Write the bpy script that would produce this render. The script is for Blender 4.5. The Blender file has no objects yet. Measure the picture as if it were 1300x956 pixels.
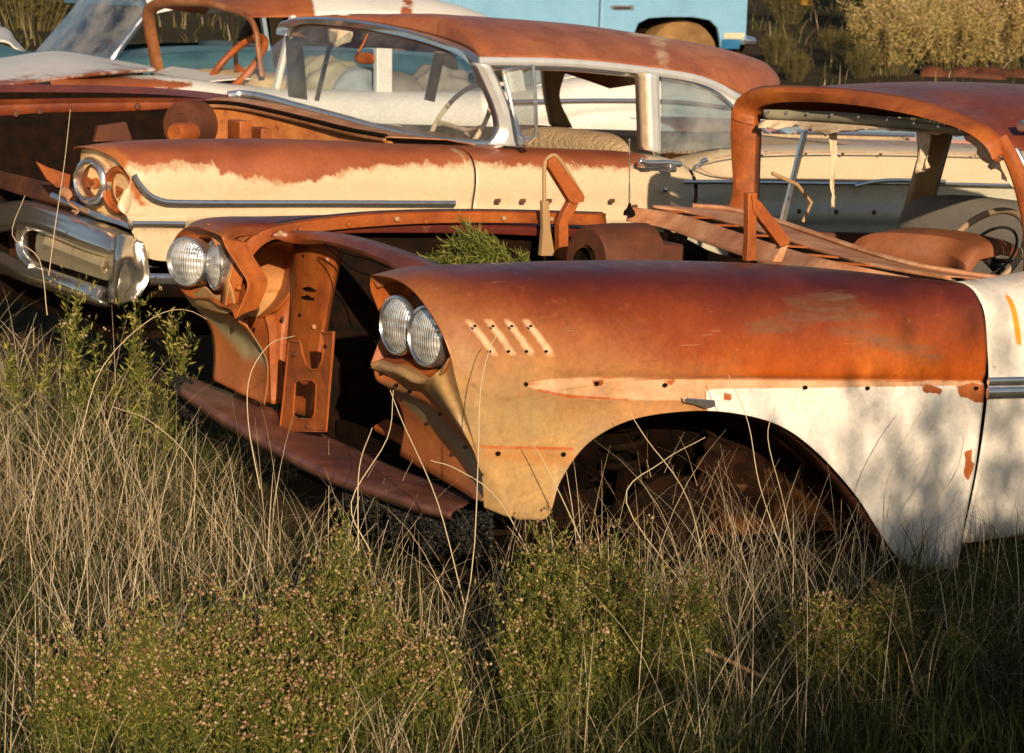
import bpy, bmesh, math, random
import numpy as np
from mathutils import Vector, Matrix, geometry
random.seed(7); np.random.seed(7)
C = bpy.context.scene.collection
SC = bpy.context.scene
# ------------------------------------------------------------ camera
F, CX, CY, HC = 2660.0, 650.0, 478.0, 1.62
def _n(v): v = np.array(v, float); return v/np.linalg.norm(v)
AL = _n((4391, 328, -F)); AW = _n((-1650, 518, -F)); AW = _n(AW-(AW@AL)*AL); AU = np.cross(AL, AW)
MW = np.array([AL, AW, AU]); CAM = np.array([0, 0, HC])
cd = bpy.data.cameras.new("camera"); cam = bpy.data.objects.new("camera", cd); C.objects.link(cam)
SC.camera = cam
cam.matrix_world = Matrix.Translation(CAM) @ Matrix(MW.tolist()).to_4x4()
cd.sensor_width = 36; cd.lens = 36*F/1300; cd.clip_start = .05; cd.clip_end = 2000
cd.dof.use_dof = True; cd.dof.focus_distance = 5.6; cd.dof.aperture_fstop = 11
# ------------------------------------------------------------ light
SUN = Vector((-.40, -1.0, .325)).normalized()      # towards the sun
elev = math.asin(SUN.z); az = math.atan2(SUN.x, SUN.y)
w = bpy.data.worlds.new("World"); SC.world = w; w.use_nodes = True
nt = w.node_tree; bg = nt.nodes['Background']
sky = nt.nodes.new('ShaderNodeTexSky'); sky.sky_type = 'NISHITA'; sky.sun_disc = False
sky.sun_elevation = elev; sky.sun_rotation = az
nt.links.new(sky.outputs[0], bg.inputs[0]); bg.inputs[1].default_value = .056
ld = bpy.data.lights.new("sun", 'SUN'); ld.energy = 5.0; ld.angle = math.radians(.5); ld.color = (1, .75, .49)
lo = bpy.data.objects.new("sun", ld); C.objects.link(lo); lo.rotation_euler = SUN.to_track_quat('Z', 'Y').to_euler()
SC.view_settings.view_transform = 'Standard'; SC.view_settings.look = 'None'
SC.view_settings.gamma = 1; SC.view_settings.exposure = 0.48; SC.view_settings.use_curve_mapping = False
# ------------------------------------------------------------ helpers
AX = {'x': 0, 'y': 1, 'z': 2}
def P(px, py, ax, c):
    """world point where the sight line through a traced detail meets a real plane of the car (x, y or z = c)"""
    r = MW @ np.array([px-CX, -(py-CY), -F]); a = AX[ax]
    return CAM + r*((c-CAM[a])/r[a])
def PL(pts, ax=None, c=None):
    out = []
    for p in pts:
        if len(p) == 2: out.append(P(p[0], p[1], ax, c))
        elif len(p) == 3: out.append(P(p[0], p[1], ax, p[2]))
        else: out.append(P(*p))
    return np.array(out)
def crom(a, n):
    """smooth resample along axis 0 through every given point"""
    a = np.asarray(a, float); m = len(a)
    t = np.linspace(0, m-1, n); i = np.clip(t.astype(int), 0, m-2); f = t-i
    e = np.concatenate([[2*a[0]-a[1]], a, [2*a[-1]-a[-2]]])
    p0, p1, p2, p3 = e[i], e[i+1], e[i+2], e[i+3]
    f = f.reshape((-1,)+(1,)*(a.ndim-1))
    return .5*((2*p1)+(-p0+p2)*f+(2*p0-5*p1+4*p2-p3)*f**2+(-p0+3*p1-3*p2+p3)*f**3)
def lin(a, n):
    a = np.asarray(a, float); d = np.r_[0, np.cumsum(np.linalg.norm(np.diff(a, axis=0), axis=1))]
    t = np.linspace(0, d[-1], n); return np.array([np.interp(t, d, a[:, k]) for k in range(3)]).T
def arcs(a, n): return lin(crom(a, len(a)*12), n)
def grid(rows, nu, nv):
    """rows: list of 3D polylines of equal count -> nv x nu x 3"""
    r = np.array([crom(x, nu) for x in rows]); return crom(r, nv)
class MB:
    def __init__(s): s.v = []; s.f = []
    def add(s, vs, fs):
        o = len(s.v); s.v += [tuple(map(float, v)) for v in vs]; s.f += [tuple(i+o for i in f) for f in fs]; return s
    def grid(s, g, closed=False):
        nv, nu = g.shape[:2]; fs = []
        for j in range(nv-1):
            for i in range(nu if closed else nu-1):
                k = (i+1) % nu; fs.append((j*nu+i, j*nu+k, (j+1)*nu+k, (j+1)*nu+i))
        return s.add(g.reshape(-1, 3), fs)
    def box(s, c, sz, R=None):
        c = np.array(c, float); h = np.array(sz, float)/2
        vs = np.array([[x, y, z] for x in (-1, 1) for y in (-1, 1) for z in (-1, 1)])*h
        if R is not None: vs = vs @ np.array(R).T
        return s.add(vs+c, [(0, 1, 3, 2), (4, 6, 7, 5), (0, 4, 5, 1), (2, 3, 7, 6), (0, 2, 6, 4), (1, 5, 7, 3)])
    def tube(s, pts, r, n=8, cap=True, flat=None):
        pts = np.array(pts, float); m = len(pts); r = np.broadcast_to(np.asarray(r, float), (m,))
        T = np.gradient(pts, axis=0); T /= np.linalg.norm(T, axis=1)[:, None]+1e-9
        up = np.array([0, 0, 1.]) if abs(T[0][2]) < .9 else np.array([1., 0, 0]); rings = []
        for i in range(m):
            a = np.cross(T[i], up); a /= np.linalg.norm(a)+1e-9; b = np.cross(a, T[i]); up = b
            th = np.arange(n)*2*math.pi/n; k = 1 if flat is None else flat
            rings.append(pts[i]+r[i]*(np.cos(th)[:, None]*a*k+np.sin(th)[:, None]*b))
        o = len(s.v); s.grid(np.array(rings), True)
        if cap: s.f += [tuple(o+i for i in range(n))[::-1], tuple(o+(m-1)*n+i for i in range(n))]
        return s
    def bar(s, a, b, wd, th, side=(0, 1, 0)):
        a = np.array(a, float); b = np.array(b, float); t = b-a; L = np.linalg.norm(t); t /= L
        sd = np.array(side, float); sd -= (sd@t)*t; sd /= np.linalg.norm(sd); u = np.cross(t, sd)
        return s.box((a+b)/2, (L, th, wd), np.array([t, sd, u]).T)
    def lathe(s, prof, c, axis, n=32):
        """prof: (radius, offset along axis)"""
        ax = _n(axis); a = _n(np.cross(ax, (0, 0, 1) if abs(ax[2]) < .9 else (1, 0, 0))); b = np.cross(ax, a)
        th = np.arange(n)*2*math.pi/n
        g = np.array([np.array(c)+ax*o+r*(np.cos(th)[:, None]*a+np.sin(th)[:, None]*b) for r, o in prof])
        return s.grid(g, True)
    def slab(s, outer, d, holes=()):
        """flat polygon (3D points) with holes, thickened by the vector d"""
        loops = [[Vector(p) for p in outer]]+[[Vector(p) for p in h] for h in holes]
        tri = geometry.tessellate_polygon(loops); fl = [p for l in loops for p in l]; n = len(fl); d = Vector(d)
        fs = [tuple(t) for t in tri]+[tuple(i+n for i in t[::-1]) for t in tri]; k = 0
        for l in loops:
            m = len(l); fs += [(k+i, k+(i+1) % m, n+k+(i+1) % m, n+k+i) for i in range(m)]; k += m
        return s.add([tuple(p) for p in fl]+[tuple(p+d) for p in fl], fs)
    def build(s, name, mat, parent=None, solid=0, smooth=True, bevel=0, sharp=40, merge=.0006, sub=0, offset=0):
        me = bpy.data.meshes.new(name); bm = bmesh.new()
        vs = [bm.verts.new(v) for v in s.v]
        for f in s.f:
            try: bm.faces.new([vs[i] for i in f])
            except ValueError: pass
        bmesh.ops.remove_doubles(bm, verts=bm.verts, dist=merge)
        bmesh.ops.recalc_face_normals(bm, faces=bm.faces); bm.to_mesh(me); bm.free()
        me.materials.append(mat)
        if smooth:
            me.polygons.foreach_set('use_smooth', [True]*len(me.polygons)); me.set_sharp_from_angle(angle=math.radians(sharp))
        o = bpy.data.objects.new(name, me); C.objects.link(o)
        if parent is not None:
            o.parent = parent; o.matrix_parent_inverse = Matrix.Translation(-parent.location)
        if sub: m = o.modifiers.new('sub', 'SUBSURF'); m.levels = sub; m.render_levels = sub
        if solid: m = o.modifiers.new('solid', 'SOLIDIFY'); m.thickness = solid; m.offset = offset
        if bevel: m = o.modifiers.new('bevel', 'BEVEL'); m.width = bevel; m.segments = 2; m.limit_method = 'ANGLE'
        return o
def thing(name, label, cat, loc, group=None):
    o = bpy.data.objects.new(name, None); C.objects.link(o); o.location = loc; o.empty_display_size = .2
    o['label'] = label; o['category'] = cat
    if group: o['group'] = group
    return o
def tag(o, label=None, cat=None, group=None, kind=None):
    if label: o['label'] = label
    if cat: o['category'] = cat
    if group: o['group'] = group
    if kind: o['kind'] = kind
    return o
def sdf(o, attr, polys, axes=(0, 2)):
    """signed distance (metres, + inside) from each vertex to polygons given in two axes; drives where paint ends"""
    me = o.data; n = len(me.vertices); co = np.empty(n*3); me.vertices.foreach_get('co', co); co = co.reshape(-1, 3)[:, list(axes)]
    best = np.full(n, -9.)
    for pl in polys:
        pl = np.array(pl); 
        if pl.shape[1] == 3: pl = pl[:, list(axes)]
        ins = np.zeros(n, bool); dm = np.full(n, 9.)
        for a, b in zip(pl, np.roll(pl, -1, 0)):
            ab = b-a; t = np.clip(((co-a)@ab)/(ab@ab+1e-12), 0, 1); dm = np.minimum(dm, np.linalg.norm(co-a-t[:, None]*ab, axis=1))
            c = ((a[1] > co[:, 1]) != (b[1] > co[:, 1])); 
            with np.errstate(all='ignore'): xi = (b[0]-a[0])*(co[:, 1]-a[1])/(b[1]-a[1])+a[0]
            ins ^= c & (co[:, 0] < xi)
        best = np.maximum(best, np.where(ins, dm, -dm))
    at = me.attributes.new(attr, 'FLOAT', 'POINT'); at.data.foreach_set('value', best)
def pxpoly(pts, y): return PL(pts, 'y', y)
# ------------------------------------------------------------ materials
class NB:
    def __init__(s, name):
        s.m = bpy.data.materials.new(name); s.m.use_nodes = True; s.t = s.m.node_tree; s.b = s.t.nodes['Principled BSDF']
    def n(s, ty, **kw):
        k = s.t.nodes.new(ty)
        for a, b in kw.items(): setattr(k, a, b)
        return k
    def l(s, a, b): s.t.links.new(a, b)
    def val(s, op, a, b=None, c=None, clamp=False):
        k = s.n('ShaderNodeMath', operation=op, use_clamp=clamp)
        for i, x in enumerate((a, b, c)):
            if x is None: continue
            if isinstance(x, (int, float)): k.inputs[i].default_value = x
            else: s.l(x, k.inputs[i])
        return k.outputs[0]
    def mix(s, f, a, b):
        k = s.n('ShaderNodeMix', data_type='RGBA')
        for i, x in ((0, f), (6, a), (7, b)):
            if isinstance(x, (int, float)): k.inputs[i].default_value = x
            elif isinstance(x, tuple): k.inputs[i].default_value = (*x[:3], 1)
            else: s.l(x, k.inputs[i])
        return k.outputs[2]
    def co(s, sc=(1, 1, 1), rot=(0, 0, 0)):
        if not hasattr(s, 'tc'): s.tc = s.n('ShaderNodeTexCoord')
        k = s.n('ShaderNodeMapping'); k.inputs['Scale'].default_value = sc; k.inputs['Rotation'].default_value = rot
        s.l(s.tc.outputs['Object'], k.inputs[0]); return k.outputs[0]
    def noise(s, scale, det=5, sc=(1, 1, 1), rough=.6, rot=(0, 0, 0), dist=0):
        k = s.n('ShaderNodeTexNoise'); s.l(s.co(sc, rot), k.inputs['Vector']); k.inputs['Scale'].default_value = scale
        k.inputs['Detail'].default_value = det; k.inputs['Roughness'].default_value = rough; k.inputs['Distortion'].default_value = dist
        return k.outputs['Fac']
    def ramp(s, f, stops):
        k = s.n('ShaderNodeValToRGB'); e = k.color_ramp.elements
        while len(e) < len(stops): e.new(.5)
        for el, (p, c) in zip(e, stops): el.position = p; el.color = (*c, 1) if len(c) == 3 else c
        s.l(f, k.inputs[0]); return k.outputs[0]
    def g(s, f, lo, hi):
        k = s.n('ShaderNodeMapRange'); s.l(f, k.inputs[0]); k.inputs[1].default_value = lo; k.inputs[2].default_value = hi; return k.outputs[0]
    def bump(s, h, st, d):
        k = s.n('ShaderNodeBump'); k.inputs['Strength'].default_value = st; k.inputs['Distance'].default_value = d; s.l(h, k.inputs['Height'])
        if s.b.inputs['Normal'].is_linked: s.l(s.b.inputs['Normal'].links[0].from_socket, k.inputs['Normal'])
        s.l(k.outputs[0], s.b.inputs['Normal'])
def metalpaint(name, cols, layers=(), rough=.5, metal=0., sc=3., bump=.25, streak=.25, spec=.5, stain=None, coat=0, scratch=0, blotch=0):
    """worn sheet metal: three tones mottled by noise, then layers of paint or rust laid where their sdf attribute is positive"""
    b = NB(name)
    c = b.ramp(b.noise(sc, 8, rough=.65), [(.3, cols[0]), (.52, cols[1]), (.72, cols[2])])
    st = b.noise(9, 5, (1.6, 1.6, .14)); c = b.mix(b.val('MULTIPLY', b.g(st, .35, .75), streak), c, cols[0])
    R = rough; rs = None; Mt = metal
    for a in layers:
        at = b.n('ShaderNodeAttribute', attribute_name=a['attr']).outputs['Fac']
        nz = b.noise(a.get('sc', 14), 7, a.get('st', (1, 1, 1)), .7)
        f = b.val('ADD', b.val('ADD', at, a.get('off', 0.)), b.val('MULTIPLY', b.val('SUBTRACT', nz, .5), a.get('amp', .06)))
        f = b.val('ADD', b.val('DIVIDE', f, a.get('soft', .004)), .5, clamp=True)
        if a.get('op', 1) < 1: f = b.val('MULTIPLY', f, a['op'])
        lc = a['col']
        if isinstance(lc, list): lc = b.ramp(b.noise(a.get('csc', 5), 6, a.get('cst', (1, 1, 1))), [(.35, lc[0]), (.65, lc[1])])
        c = b.mix(f, c, lc)
        if 'rough' in a:
            k = b.n('ShaderNodeMix'); b.l(f, k.inputs[0]); k.inputs[3].default_value = a['rough']
            if rs is None: k.inputs[2].default_value = R
            else: b.l(rs, k.inputs[2])
            rs = k.outputs[0]
    if blotch:
        f = b.g(b.noise(11, 9, rough=.72, dist=.6), .50, .66); c = b.mix(b.val('MULTIPLY', f, blotch), c, b.mix(.6, c, (.05, .012, .006)))
        f = b.g(b.noise(17, 9, rough=.75), .60, .68); c = b.mix(b.val('MULTIPLY', f, blotch*.7), c, b.mix(.35, c, (.6, .36, .16)))
    if scratch:
        f = b.g(b.noise(26, 3, (.12, 1, 2.2), rot=(0, .25, 0)), .70, .73); c = b.mix(b.val('MULTIPLY', f, scratch), c, b.mix(.5, c, (.08, .04, .02)))
        f = b.g(b.noise(34, 3, (.10, 1, 2.4), rot=(0, -.4, 0)), .71, .74); c = b.mix(b.val('MULTIPLY', f, scratch*.6), c, b.mix(.4, c, (.7, .5, .3)))
    fine = b.noise(75, 4); c = b.mix(b.val('MULTIPLY', b.g(fine, .35, .7), .35), c, b.mix(.55, c, (.02, .008, .004)))
    if stain:      # scattered specks of bare rust
        f = b.g(b.noise(stain[1], 8, rough=.75), stain[0], stain[0]+.03); c = b.mix(f, c, (.22, .07, .02))
    b.l(c, b.b.inputs['Base Color']); b.b.inputs['Metallic'].default_value = metal
    rr = b.val('ADD', rs if rs is not None else R, b.val('MULTIPLY', b.val('SUBTRACT', b.noise(22, 5), .5), .3), clamp=True); b.l(rr, b.b.inputs['Roughness'])
    b.b.inputs['Specular IOR Level'].default_value = spec
    if coat: b.b.inputs['Coat Weight'].default_value = coat; b.b.inputs['Coat Roughness'].default_value = .25
    if bump: b.bump(b.noise(6, 3), bump*.35, .02); b.bump(b.noise(120, 4), bump, .0015)
    return b.m
def plain(name, col, rough=.6, metal=0., var=.3, bump=.3, sc=20, col2=None, bd=.003, spec=.4):
    b = NB(name); b.b.inputs['Specular IOR Level'].default_value = spec; n1 = b.noise(sc, 6); c2 = col2 or tuple(x*.45 for x in col)
    b.l(b.mix(b.val('MULTIPLY', b.g(n1, .35, .7), var if col2 is None else 1.), col, c2), b.b.inputs['Base Color'])
    b.b.inputs['Roughness'].default_value = rough; b.b.inputs['Metallic'].default_value = metal
    if bump: b.bump(b.noise(sc*4, 4), bump, bd)
    return b.m
MAROON = (.085, .020, .014); RUST = (.36, .10, .022); ORANGE = (.50, .19, .045); TAN = (.52, .30, .12)
M = {}
M['rust'] = metalpaint('rusty_steel', [(.15, .035, .008), (.34, .085, .013), (.46, .14, .022)], sc=5, rough=.55, bump=.4, blotch=.5)
M['rust_dark'] = metalpaint('dark_rusty_steel', [(.03, .009, .004), (.09, .024, .007), (.17, .05, .012)], sc=5, rough=.75, bump=.4)
M['rust_roof'] = metalpaint('maroon_rust', [(.09, .020, .012), (.17, .038, .014), (.30, .08, .02)], sc=2.2, rough=.40, bump=.25, blotch=.5, scratch=.3)
M['rust_pale'] = metalpaint('pale_pink_rust', [(.30, .12, .06), (.48, .24, .13), (.62, .42, .28)], sc=9, rough=.6, bump=.35)
M['black_and_shade'] = plain('black_metal_and_shade', (.006, .005, .004), .9, col2=(.016, .007, .004), spec=.03)  # near-black for black parts, and painted-in shade inside bays, arch and channels
M['chrome'] = None
b = NB('old_chrome'); n1 = b.noise(14, 8, rough=.75)
b.l(b.mix(b.g(n1, .60, .70), (.80, .82, .85), (.24, .11, .05)), b.b.inputs['Base Color']); b.b.inputs['Metallic'].default_value = .94
b.l(b.val('ADD', b.val('MULTIPLY', b.noise(40, 4), .20), .08), b.b.inputs['Roughness']); b.bump(b.noise(5, 3), .12, .02); M['chrome'] = b.m
b = NB('weathered_bumper_chrome'); n1 = b.noise(9, 8, rough=.75)
b.l(b.mix(b.g(n1, .60, .70), (.74, .72, .68), (.26, .13, .06)), b.b.inputs['Base Color']); b.b.inputs['Metallic'].default_value = .92
b.l(b.val('ADD', b.val('MULTIPLY', b.noise(30, 4), .18), .10), b.b.inputs['Roughness']); b.bump(b.noise(5, 2), .05, .02); M['bumper'] = b.m
M['silver'] = plain('tarnished_silver_trim', (.62, .66, .70), .3, .45, var=.3, sc=12, bump=.1)
M['rubber'] = plain('perished_rubber', (.02, .019, .018), .8)
M['cloth'] = plain('torn_headliner_cloth', (.62, .50, .36), .9, sc=30, var=.5)
M['vinyl'] = plain('faded_brown_vinyl', (.24, .08, .03), .65, sc=7, var=.8, bump=.5, bd=.006)
M['grey_fabric'] = plain('grey_seat_fabric', (.20, .19, .17), .9, sc=14)
M['tan_fabric'] = plain('tan_seat_foam', (.48, .36, .22), .9, sc=10, bump=.8, bd=.02)
M['strip'] = plain('grey_green_liner', (.27, .26, .19), .6, sc=25)
M['pillar_tan'] = plain('tan_pillar_trim', (.34, .22, .11), .55, sc=6)
M['wheel'] = plain('steering_rim', (.30, .22, .14), .45, sc=30)
M['wheel_dark'] = plain('dark_ring', (.035, .03, .025), .4)
def glassmat(name, tint, dirt, refl=.5):
    b = NB(name); t = b.t; t.nodes.remove(b.b); out = t.nodes['Material Output']
    tr = b.n('ShaderNodeBsdfTransparent'); tr.inputs[0].default_value = (*tint, 1)
    gl = b.n('ShaderNodeBsdfGlossy'); gl.inputs['Roughness'].default_value = .03
    df = b.n('ShaderNodeBsdfDiffuse'); df.inputs[0].default_value = (.5, .5, .5, 1)
    lw = b.n('ShaderNodeLayerWeight'); lw.inputs[0].default_value = .35
    m1 = b.n('ShaderNodeMixShader'); b.l(b.val('ADD', b.val('MULTIPLY', lw.outputs['Facing'], refl), .06), m1.inputs[0]); b.l(tr.outputs[0], m1.inputs[1]); b.l(gl.outputs[0], m1.inputs[2])
    m2 = b.n('ShaderNodeMixShader'); b.l(b.val('MULTIPLY', b.g(b.noise(4, 7), .35, .8), dirt), m2.inputs[0])
    b.l(m1.outputs[0], m2.inputs[1]); b.l(df.outputs[0], m2.inputs[2]); b.l(m2.outputs[0], out.inputs[0]); return b.m
M['glass'] = glassmat('dusty_windscreen_glass', (.86, .92, .93), .22, .45)
M['glass_blue'] = glassmat('hazy_blue_glass', (.55, .68, .75), .5, .7)
b = NB('headlamp_lens'); wv = b.n('ShaderNodeTexWave', wave_type='BANDS', bands_direction='Y'); b.l(b.co(), wv.inputs[0]); wv.inputs['Scale'].default_value = 40
wv.inputs['Distortion'].default_value = 1.5; b.b.inputs['Metallic'].default_value = .55; b.b.inputs['Roughness'].default_value = .16
b.l(b.mix(b.g(b.noise(18, 5), .42, .66), (.86, .88, .90), (.35, .37, .40)), b.b.inputs['Base Color'])
b.b.inputs['Coat Weight'].default_value = .6; b.b.inputs['Coat Roughness'].default_value = .05
wz = b.n('ShaderNodeTexWave', wave_type='BANDS', bands_direction='Z'); b.l(b.co(), wz.inputs[0]); wz.inputs['Scale'].default_value = 14
b.bump(wv.outputs['Fac'], .5, .005); b.bump(wz.outputs['Fac'], .25, .005); M['lens'] = b.m
def ring_loop(px, n): return crom(px, n)
# ============================================================ NEAR CAR
YM = 5.37                                          # its centre line
car = thing('rusty_car', 'nearest rusted car shell, open bonnet bay, two pairs of round headlights, white lower side', 'car', (4.2, YM, 0))
def mirror(g): g = g.copy(); g[..., 1] = 2*YM-g[..., 1]; return g
_cr = PL([(560, 338), (650, 334.5), (700, 332.5), (745, 331.5), (850, 331.5), (915, 333), (980, 335.5), (1030, 338), (1080, 342), (1120, 346), (1165, 351)], 'y', 4.74)
CRX, CRZ = _cr[:, 0], _cr[:, 2]
def station(pxc, pyc, pxb, pyb, seam=None, n=9, k=1.):
    """one cross-section of the front wing: inboard lip, crest, outer skin down to its lower edge"""
    x = P(pxb, pyb, 'y', 4.47)[0]; zc = float(np.interp(x, CRX, CRZ))
    if seam is not None: zc = P(pxc, pyc, 'y', 4.55)[2]
    top = [(4.84, zc-.045), (4.83, zc-.012), (4.74, zc), (4.64, zc-.008), (4.56, zc-.035), (4.495, zc-.09), (4.457, zc-.17), (4.442, zc-.27)]
    top = [(4.442+(y-4.442)*k, zc+(z-zc)*(.5+.5*k) if j > 1 else z) for j, (y, z) in enumerate(top)]; zq = top[-1][1]
    bz = P(pxb, pyb, 'y', 4.47)[2]; z0 = zq
    low = []
    for k in range(1, n+1):
        t = k/n; z = z0+(bz-z0)*t; y = 4.442+.012*math.sin(t*3)+.05*max(0, (.38-z))**1.2*2; low.append((y, z))
    xb = P(pxb, pyb, 'y', 4.47)[0]; r = []
    m = len(top)+n
    for i, (y, z) in enumerate(top+low):
        r.append((x if seam is None else np.interp(z, seam[::-1, 2], seam[::-1, 0]), y, z))
    return np.array(r)
seam = PL([(1247, 350), (1251, 395), (1252, 450), (1250, 510), (1241, 600), (1229, 680), (1224, 730)], 'y', 4.45)
RIM = [(471, 352, 4.885), (471, 350, 4.88), (482, 350, 4.81), (501, 354, 4.72), (522, 367, 4.63), (542, 391, 4.55), (560, 421, 4.49), (572, 452, 4.465)]
LOW = [(576, 470, 4.462), (581, 490, 4.46), (587, 512, 4.46), (594, 535, 4.46), (601, 558, 4.462), (607, 580, 4.466), (611, 602, 4.475), (613, 625, 4.49), (614, 645, 4.50)]
front = PL([(a, b_, 'y', c) for a, b_, c in RIM+LOW])
front[0, 2] -= .03; front[0, 0] += .02
def xcols(lst): return [station(*a) for a in lst]
cols = [front]
s2 = station(560, 338, 640, 655)
# second station eases from the nose into the body
s2[:8, 0] = np.array([P(525, 341, 'y', 4.8)[0]]*2+[P(535, 340, 'y', 4.74)[0], P(550, 345, 'y', 4.64)[0], P(570, 358, 'y', 4.56)[0], P(592, 382, 'y', 4.5)[0], P(608, 415, 'y', 4.46)[0], P(618, 450, 'y', 4.45)[0]])
s2[8:, 0] = np.linspace(P(624, 470, 'y', 4.45)[0], P(634, 655, 'y', 4.5)[0], 9)
cols.append(s2)
cols += xcols([(650, 334.5, 664, 657), (700, 332.5, 690, 653), (716, 332, 705, 608), (745, 331.5, 738, 562), (790, 331, 788, 533), (850, 331.5, 850, 521), (915, 333, 915, 521), (980, 335, 980, 537),
               (1030, 338, 1030, 572)])
cols += [station(1080, 342, 1080, 626, k=.92), station(1112, 344.5, 1112, 672, k=.83), station(1140, 347, 1140, 708, k=.73), station(1165, 349, 1165, 722, k=.63)]
cols.append(station(1243, 357, 1229, 722, seam, k=.36)-np.array([.004, 0, 0]))
cols = np.array(cols)
# resample along the length with even spacing so the paint edges stay fine
def along(cs, step=.012, w=2):
    out = []
    m = np.linalg.norm(np.diff(cs[:, w+3], axis=0), axis=1)
    dense = crom(cs, (len(cs)-1)*16+1); return dense
G = along(cols)                                     # nu x profile
G = np.array([crom(r, 97) for r in G])
# shallow body crease along the moulding line
ml = PL([(668, 481), (1250, 484)], 'y', 4.45)
def crease(g):
    z = g[..., 2]; zl = np.interp(g[..., 0], ml[:, 0], ml[:, 2]); m = (g[..., 1] < 4.47) & (g[..., 0] > 2.78)
    f = np.clip((g[..., 0]-2.78)/.15, 0, 1)
    g[..., 1] += np.where(m, f*(.010*np.exp(-((z-zl)/.012)**2)), 0); return g
G = crease(G)
# chin under the lamps, sharing the seam with the side skin
seamk = np.array([crom(r, 97) for r in front[None]])[0]
kk = [i for i in range(97) if i >= round(7*96/16)]
side_edge = seamk[kk[0]:round(14*96/16)+1]
rimb = crom(PL([(470, 463, 'y', 4.925), (483, 457, 'y', 4.88), (499, 462, 'y', 4.80), (515, 463, 'y', 4.73), (531, 471, 'y', 4.66), (547, 480, 'y', 4.59), (562, 474, 'y', 4.51), (572, 452, 'y', 4.465)]), 40)
A = np.concatenate([rimb[:-1], side_edge]); A[39] = side_edge[0]
flg = PL([(470, 467, 'y', 4.925), (488, 475, 'y', 4.88), (512, 484, 'y', 4.80), (535, 496, 'y', 4.72), (560, 520, 'y', 4.63), (585, 549, 'y', 4.55), (602, 575, 'y', 4.50), (611, 602, 'y', 4.475)])
FLG = crom(flg, len(A)); FLG[-1] = A[-1]
mid = (A+FLG)/2; mid[:, 1] -= .012; mid[:, 0] -= .030*np.sin(np.linspace(0, math.pi, len(A)))
fl2 = FLG+np.array([.03, 0, -.012])
chin = np.array([A, A*.75+FLG*.25-np.array([.006, 0, 0])*np.sin(np.linspace(0, math.pi, len(A)))[:, None], mid, FLG])
chin = crom(chin, 13)
white = pxpoly([(898, 496), (906, 494), (1262, 489), (1262, 760), (900, 760), (890, 560), (897, 520)], 4.45)
strip = pxpoly([(664, 488), (690, 482), (740, 479), (900, 480), (1262, 484), (1262, 496), (896, 498), (895, 512), (860, 508), (760, 508), (700, 500)], 4.45)
topm = pxpoly([(440, 300), (1300, 300), (1300, 425), (900, 415), (700, 408), (600, 388), (540, 352), (470, 352)], 4.5)  # maroon rust zone; its dark tone also paints in the shading on top
tanz = pxpoly([(470, 350), (540, 400), (600, 425), (700, 455), (800, 480), (900, 520), (900, 760), (440, 760), (440, 350)], 4.45)
slash = [pxpoly([(599+i*24, 409), (608+i*24, 409), (633+i*24, 451), (624+i*24, 451)], 4.45) for i in range(4)]
chips_ = 0
chips = [pxpoly(q, 4.45) for q in ([(1213, 490), (1238, 487), (1251, 490), (1251, 512), (1235, 510), (1218, 502)], [(1168, 488), (1185, 489), (1196, 495), (1194, 501), (1172, 498)], [(922, 500), (932, 499), (930, 508), (921, 508)],
         [(1226, 575), (1234, 572), (1236, 584), (1240, 590), (1232, 612), (1226, 604), (1228, 590)], [(752, 484), (768, 483), (764, 490), (754, 492)], [(846, 484), (858, 483), (854, 490), (848, 489)], [(1105, 488), (1120, 487), (1112, 491)])]
outline = [pxpoly(q, 4.45) for q in ([(664, 486), (700, 480), (760, 479), (760, 481), (700, 483.5), (670, 488)], [(680, 493), (720, 501), (800, 507), (800, 509.5), (720, 504.5), (680, 496)], [(760, 479), (1262, 484), (1262, 486), (760, 480.5)], [(612, 566), (728, 568), (728, 572), (612, 570)])]
scr = [pxpoly(q, 4.45) for q in ([(950, 415), (1050, 395), (1120, 402), (1050, 407), (965, 425)], [(1060, 420), (1130, 428), (1190, 455), (1120, 440)], [(1020, 385), (1080, 378), (1100, 384), (1030, 390)])]
strap = pxpoly([(612, 570), (722, 572), (728, 580), (722, 590), (700, 588), (612, 583)], 4.47)
M['near_wing'] = metalpaint('near_wing_metal', [(.28, .050, .005), (.43, .095, .009), (.54, .165, .022)], [
    dict(attr='tanz', col=[(.52, .35, .14), (.25, .22, .12)], amp=.22, sc=3, soft=.34, rough=.42, csc=4),
    dict(attr='tanz', off=-.04, col=(.40, .11, .022), amp=.7, sc=5, st=(1.2, 1, .45), soft=.25, op=.22),
    dict(attr='topm', col=[(.055, .009, .008), (.105, .017, .010)], amp=.08, sc=4, soft=.22, rough=.36),
    dict(attr='scr', col=(.13, .085, .05), amp=.12, sc=10, st=(.5, 1, 6), soft=.04, op=.75),
    dict(attr='strip', col=[(.62, .40, .25), (.50, .29, .15)], amp=.006, soft=.006, csc=8),
    dict(attr='white', col=[(.74, .73, .70), (.69, .67, .63)], amp=.004, soft=.003, rough=.35),
    dict(attr='slash', col=(.68, .48, .30), amp=.012, soft=.010, sc=30, op=.85),
    dict(attr='outline', col=(.42, .10, .025), amp=.008, soft=.004, sc=30),
    dict(attr='chips', col=[(.26, .07, .022), (.42, .13, .035)], amp=.035, soft=.004, sc=22),
    dict(attr='strap', col=(.42, .17, .045), amp=.03, soft=.02, op=.6)], rough=.44, bump=.22, streak=.30, spec=.45, scratch=.5, blotch=.4, stain=(.72, 26))
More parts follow.
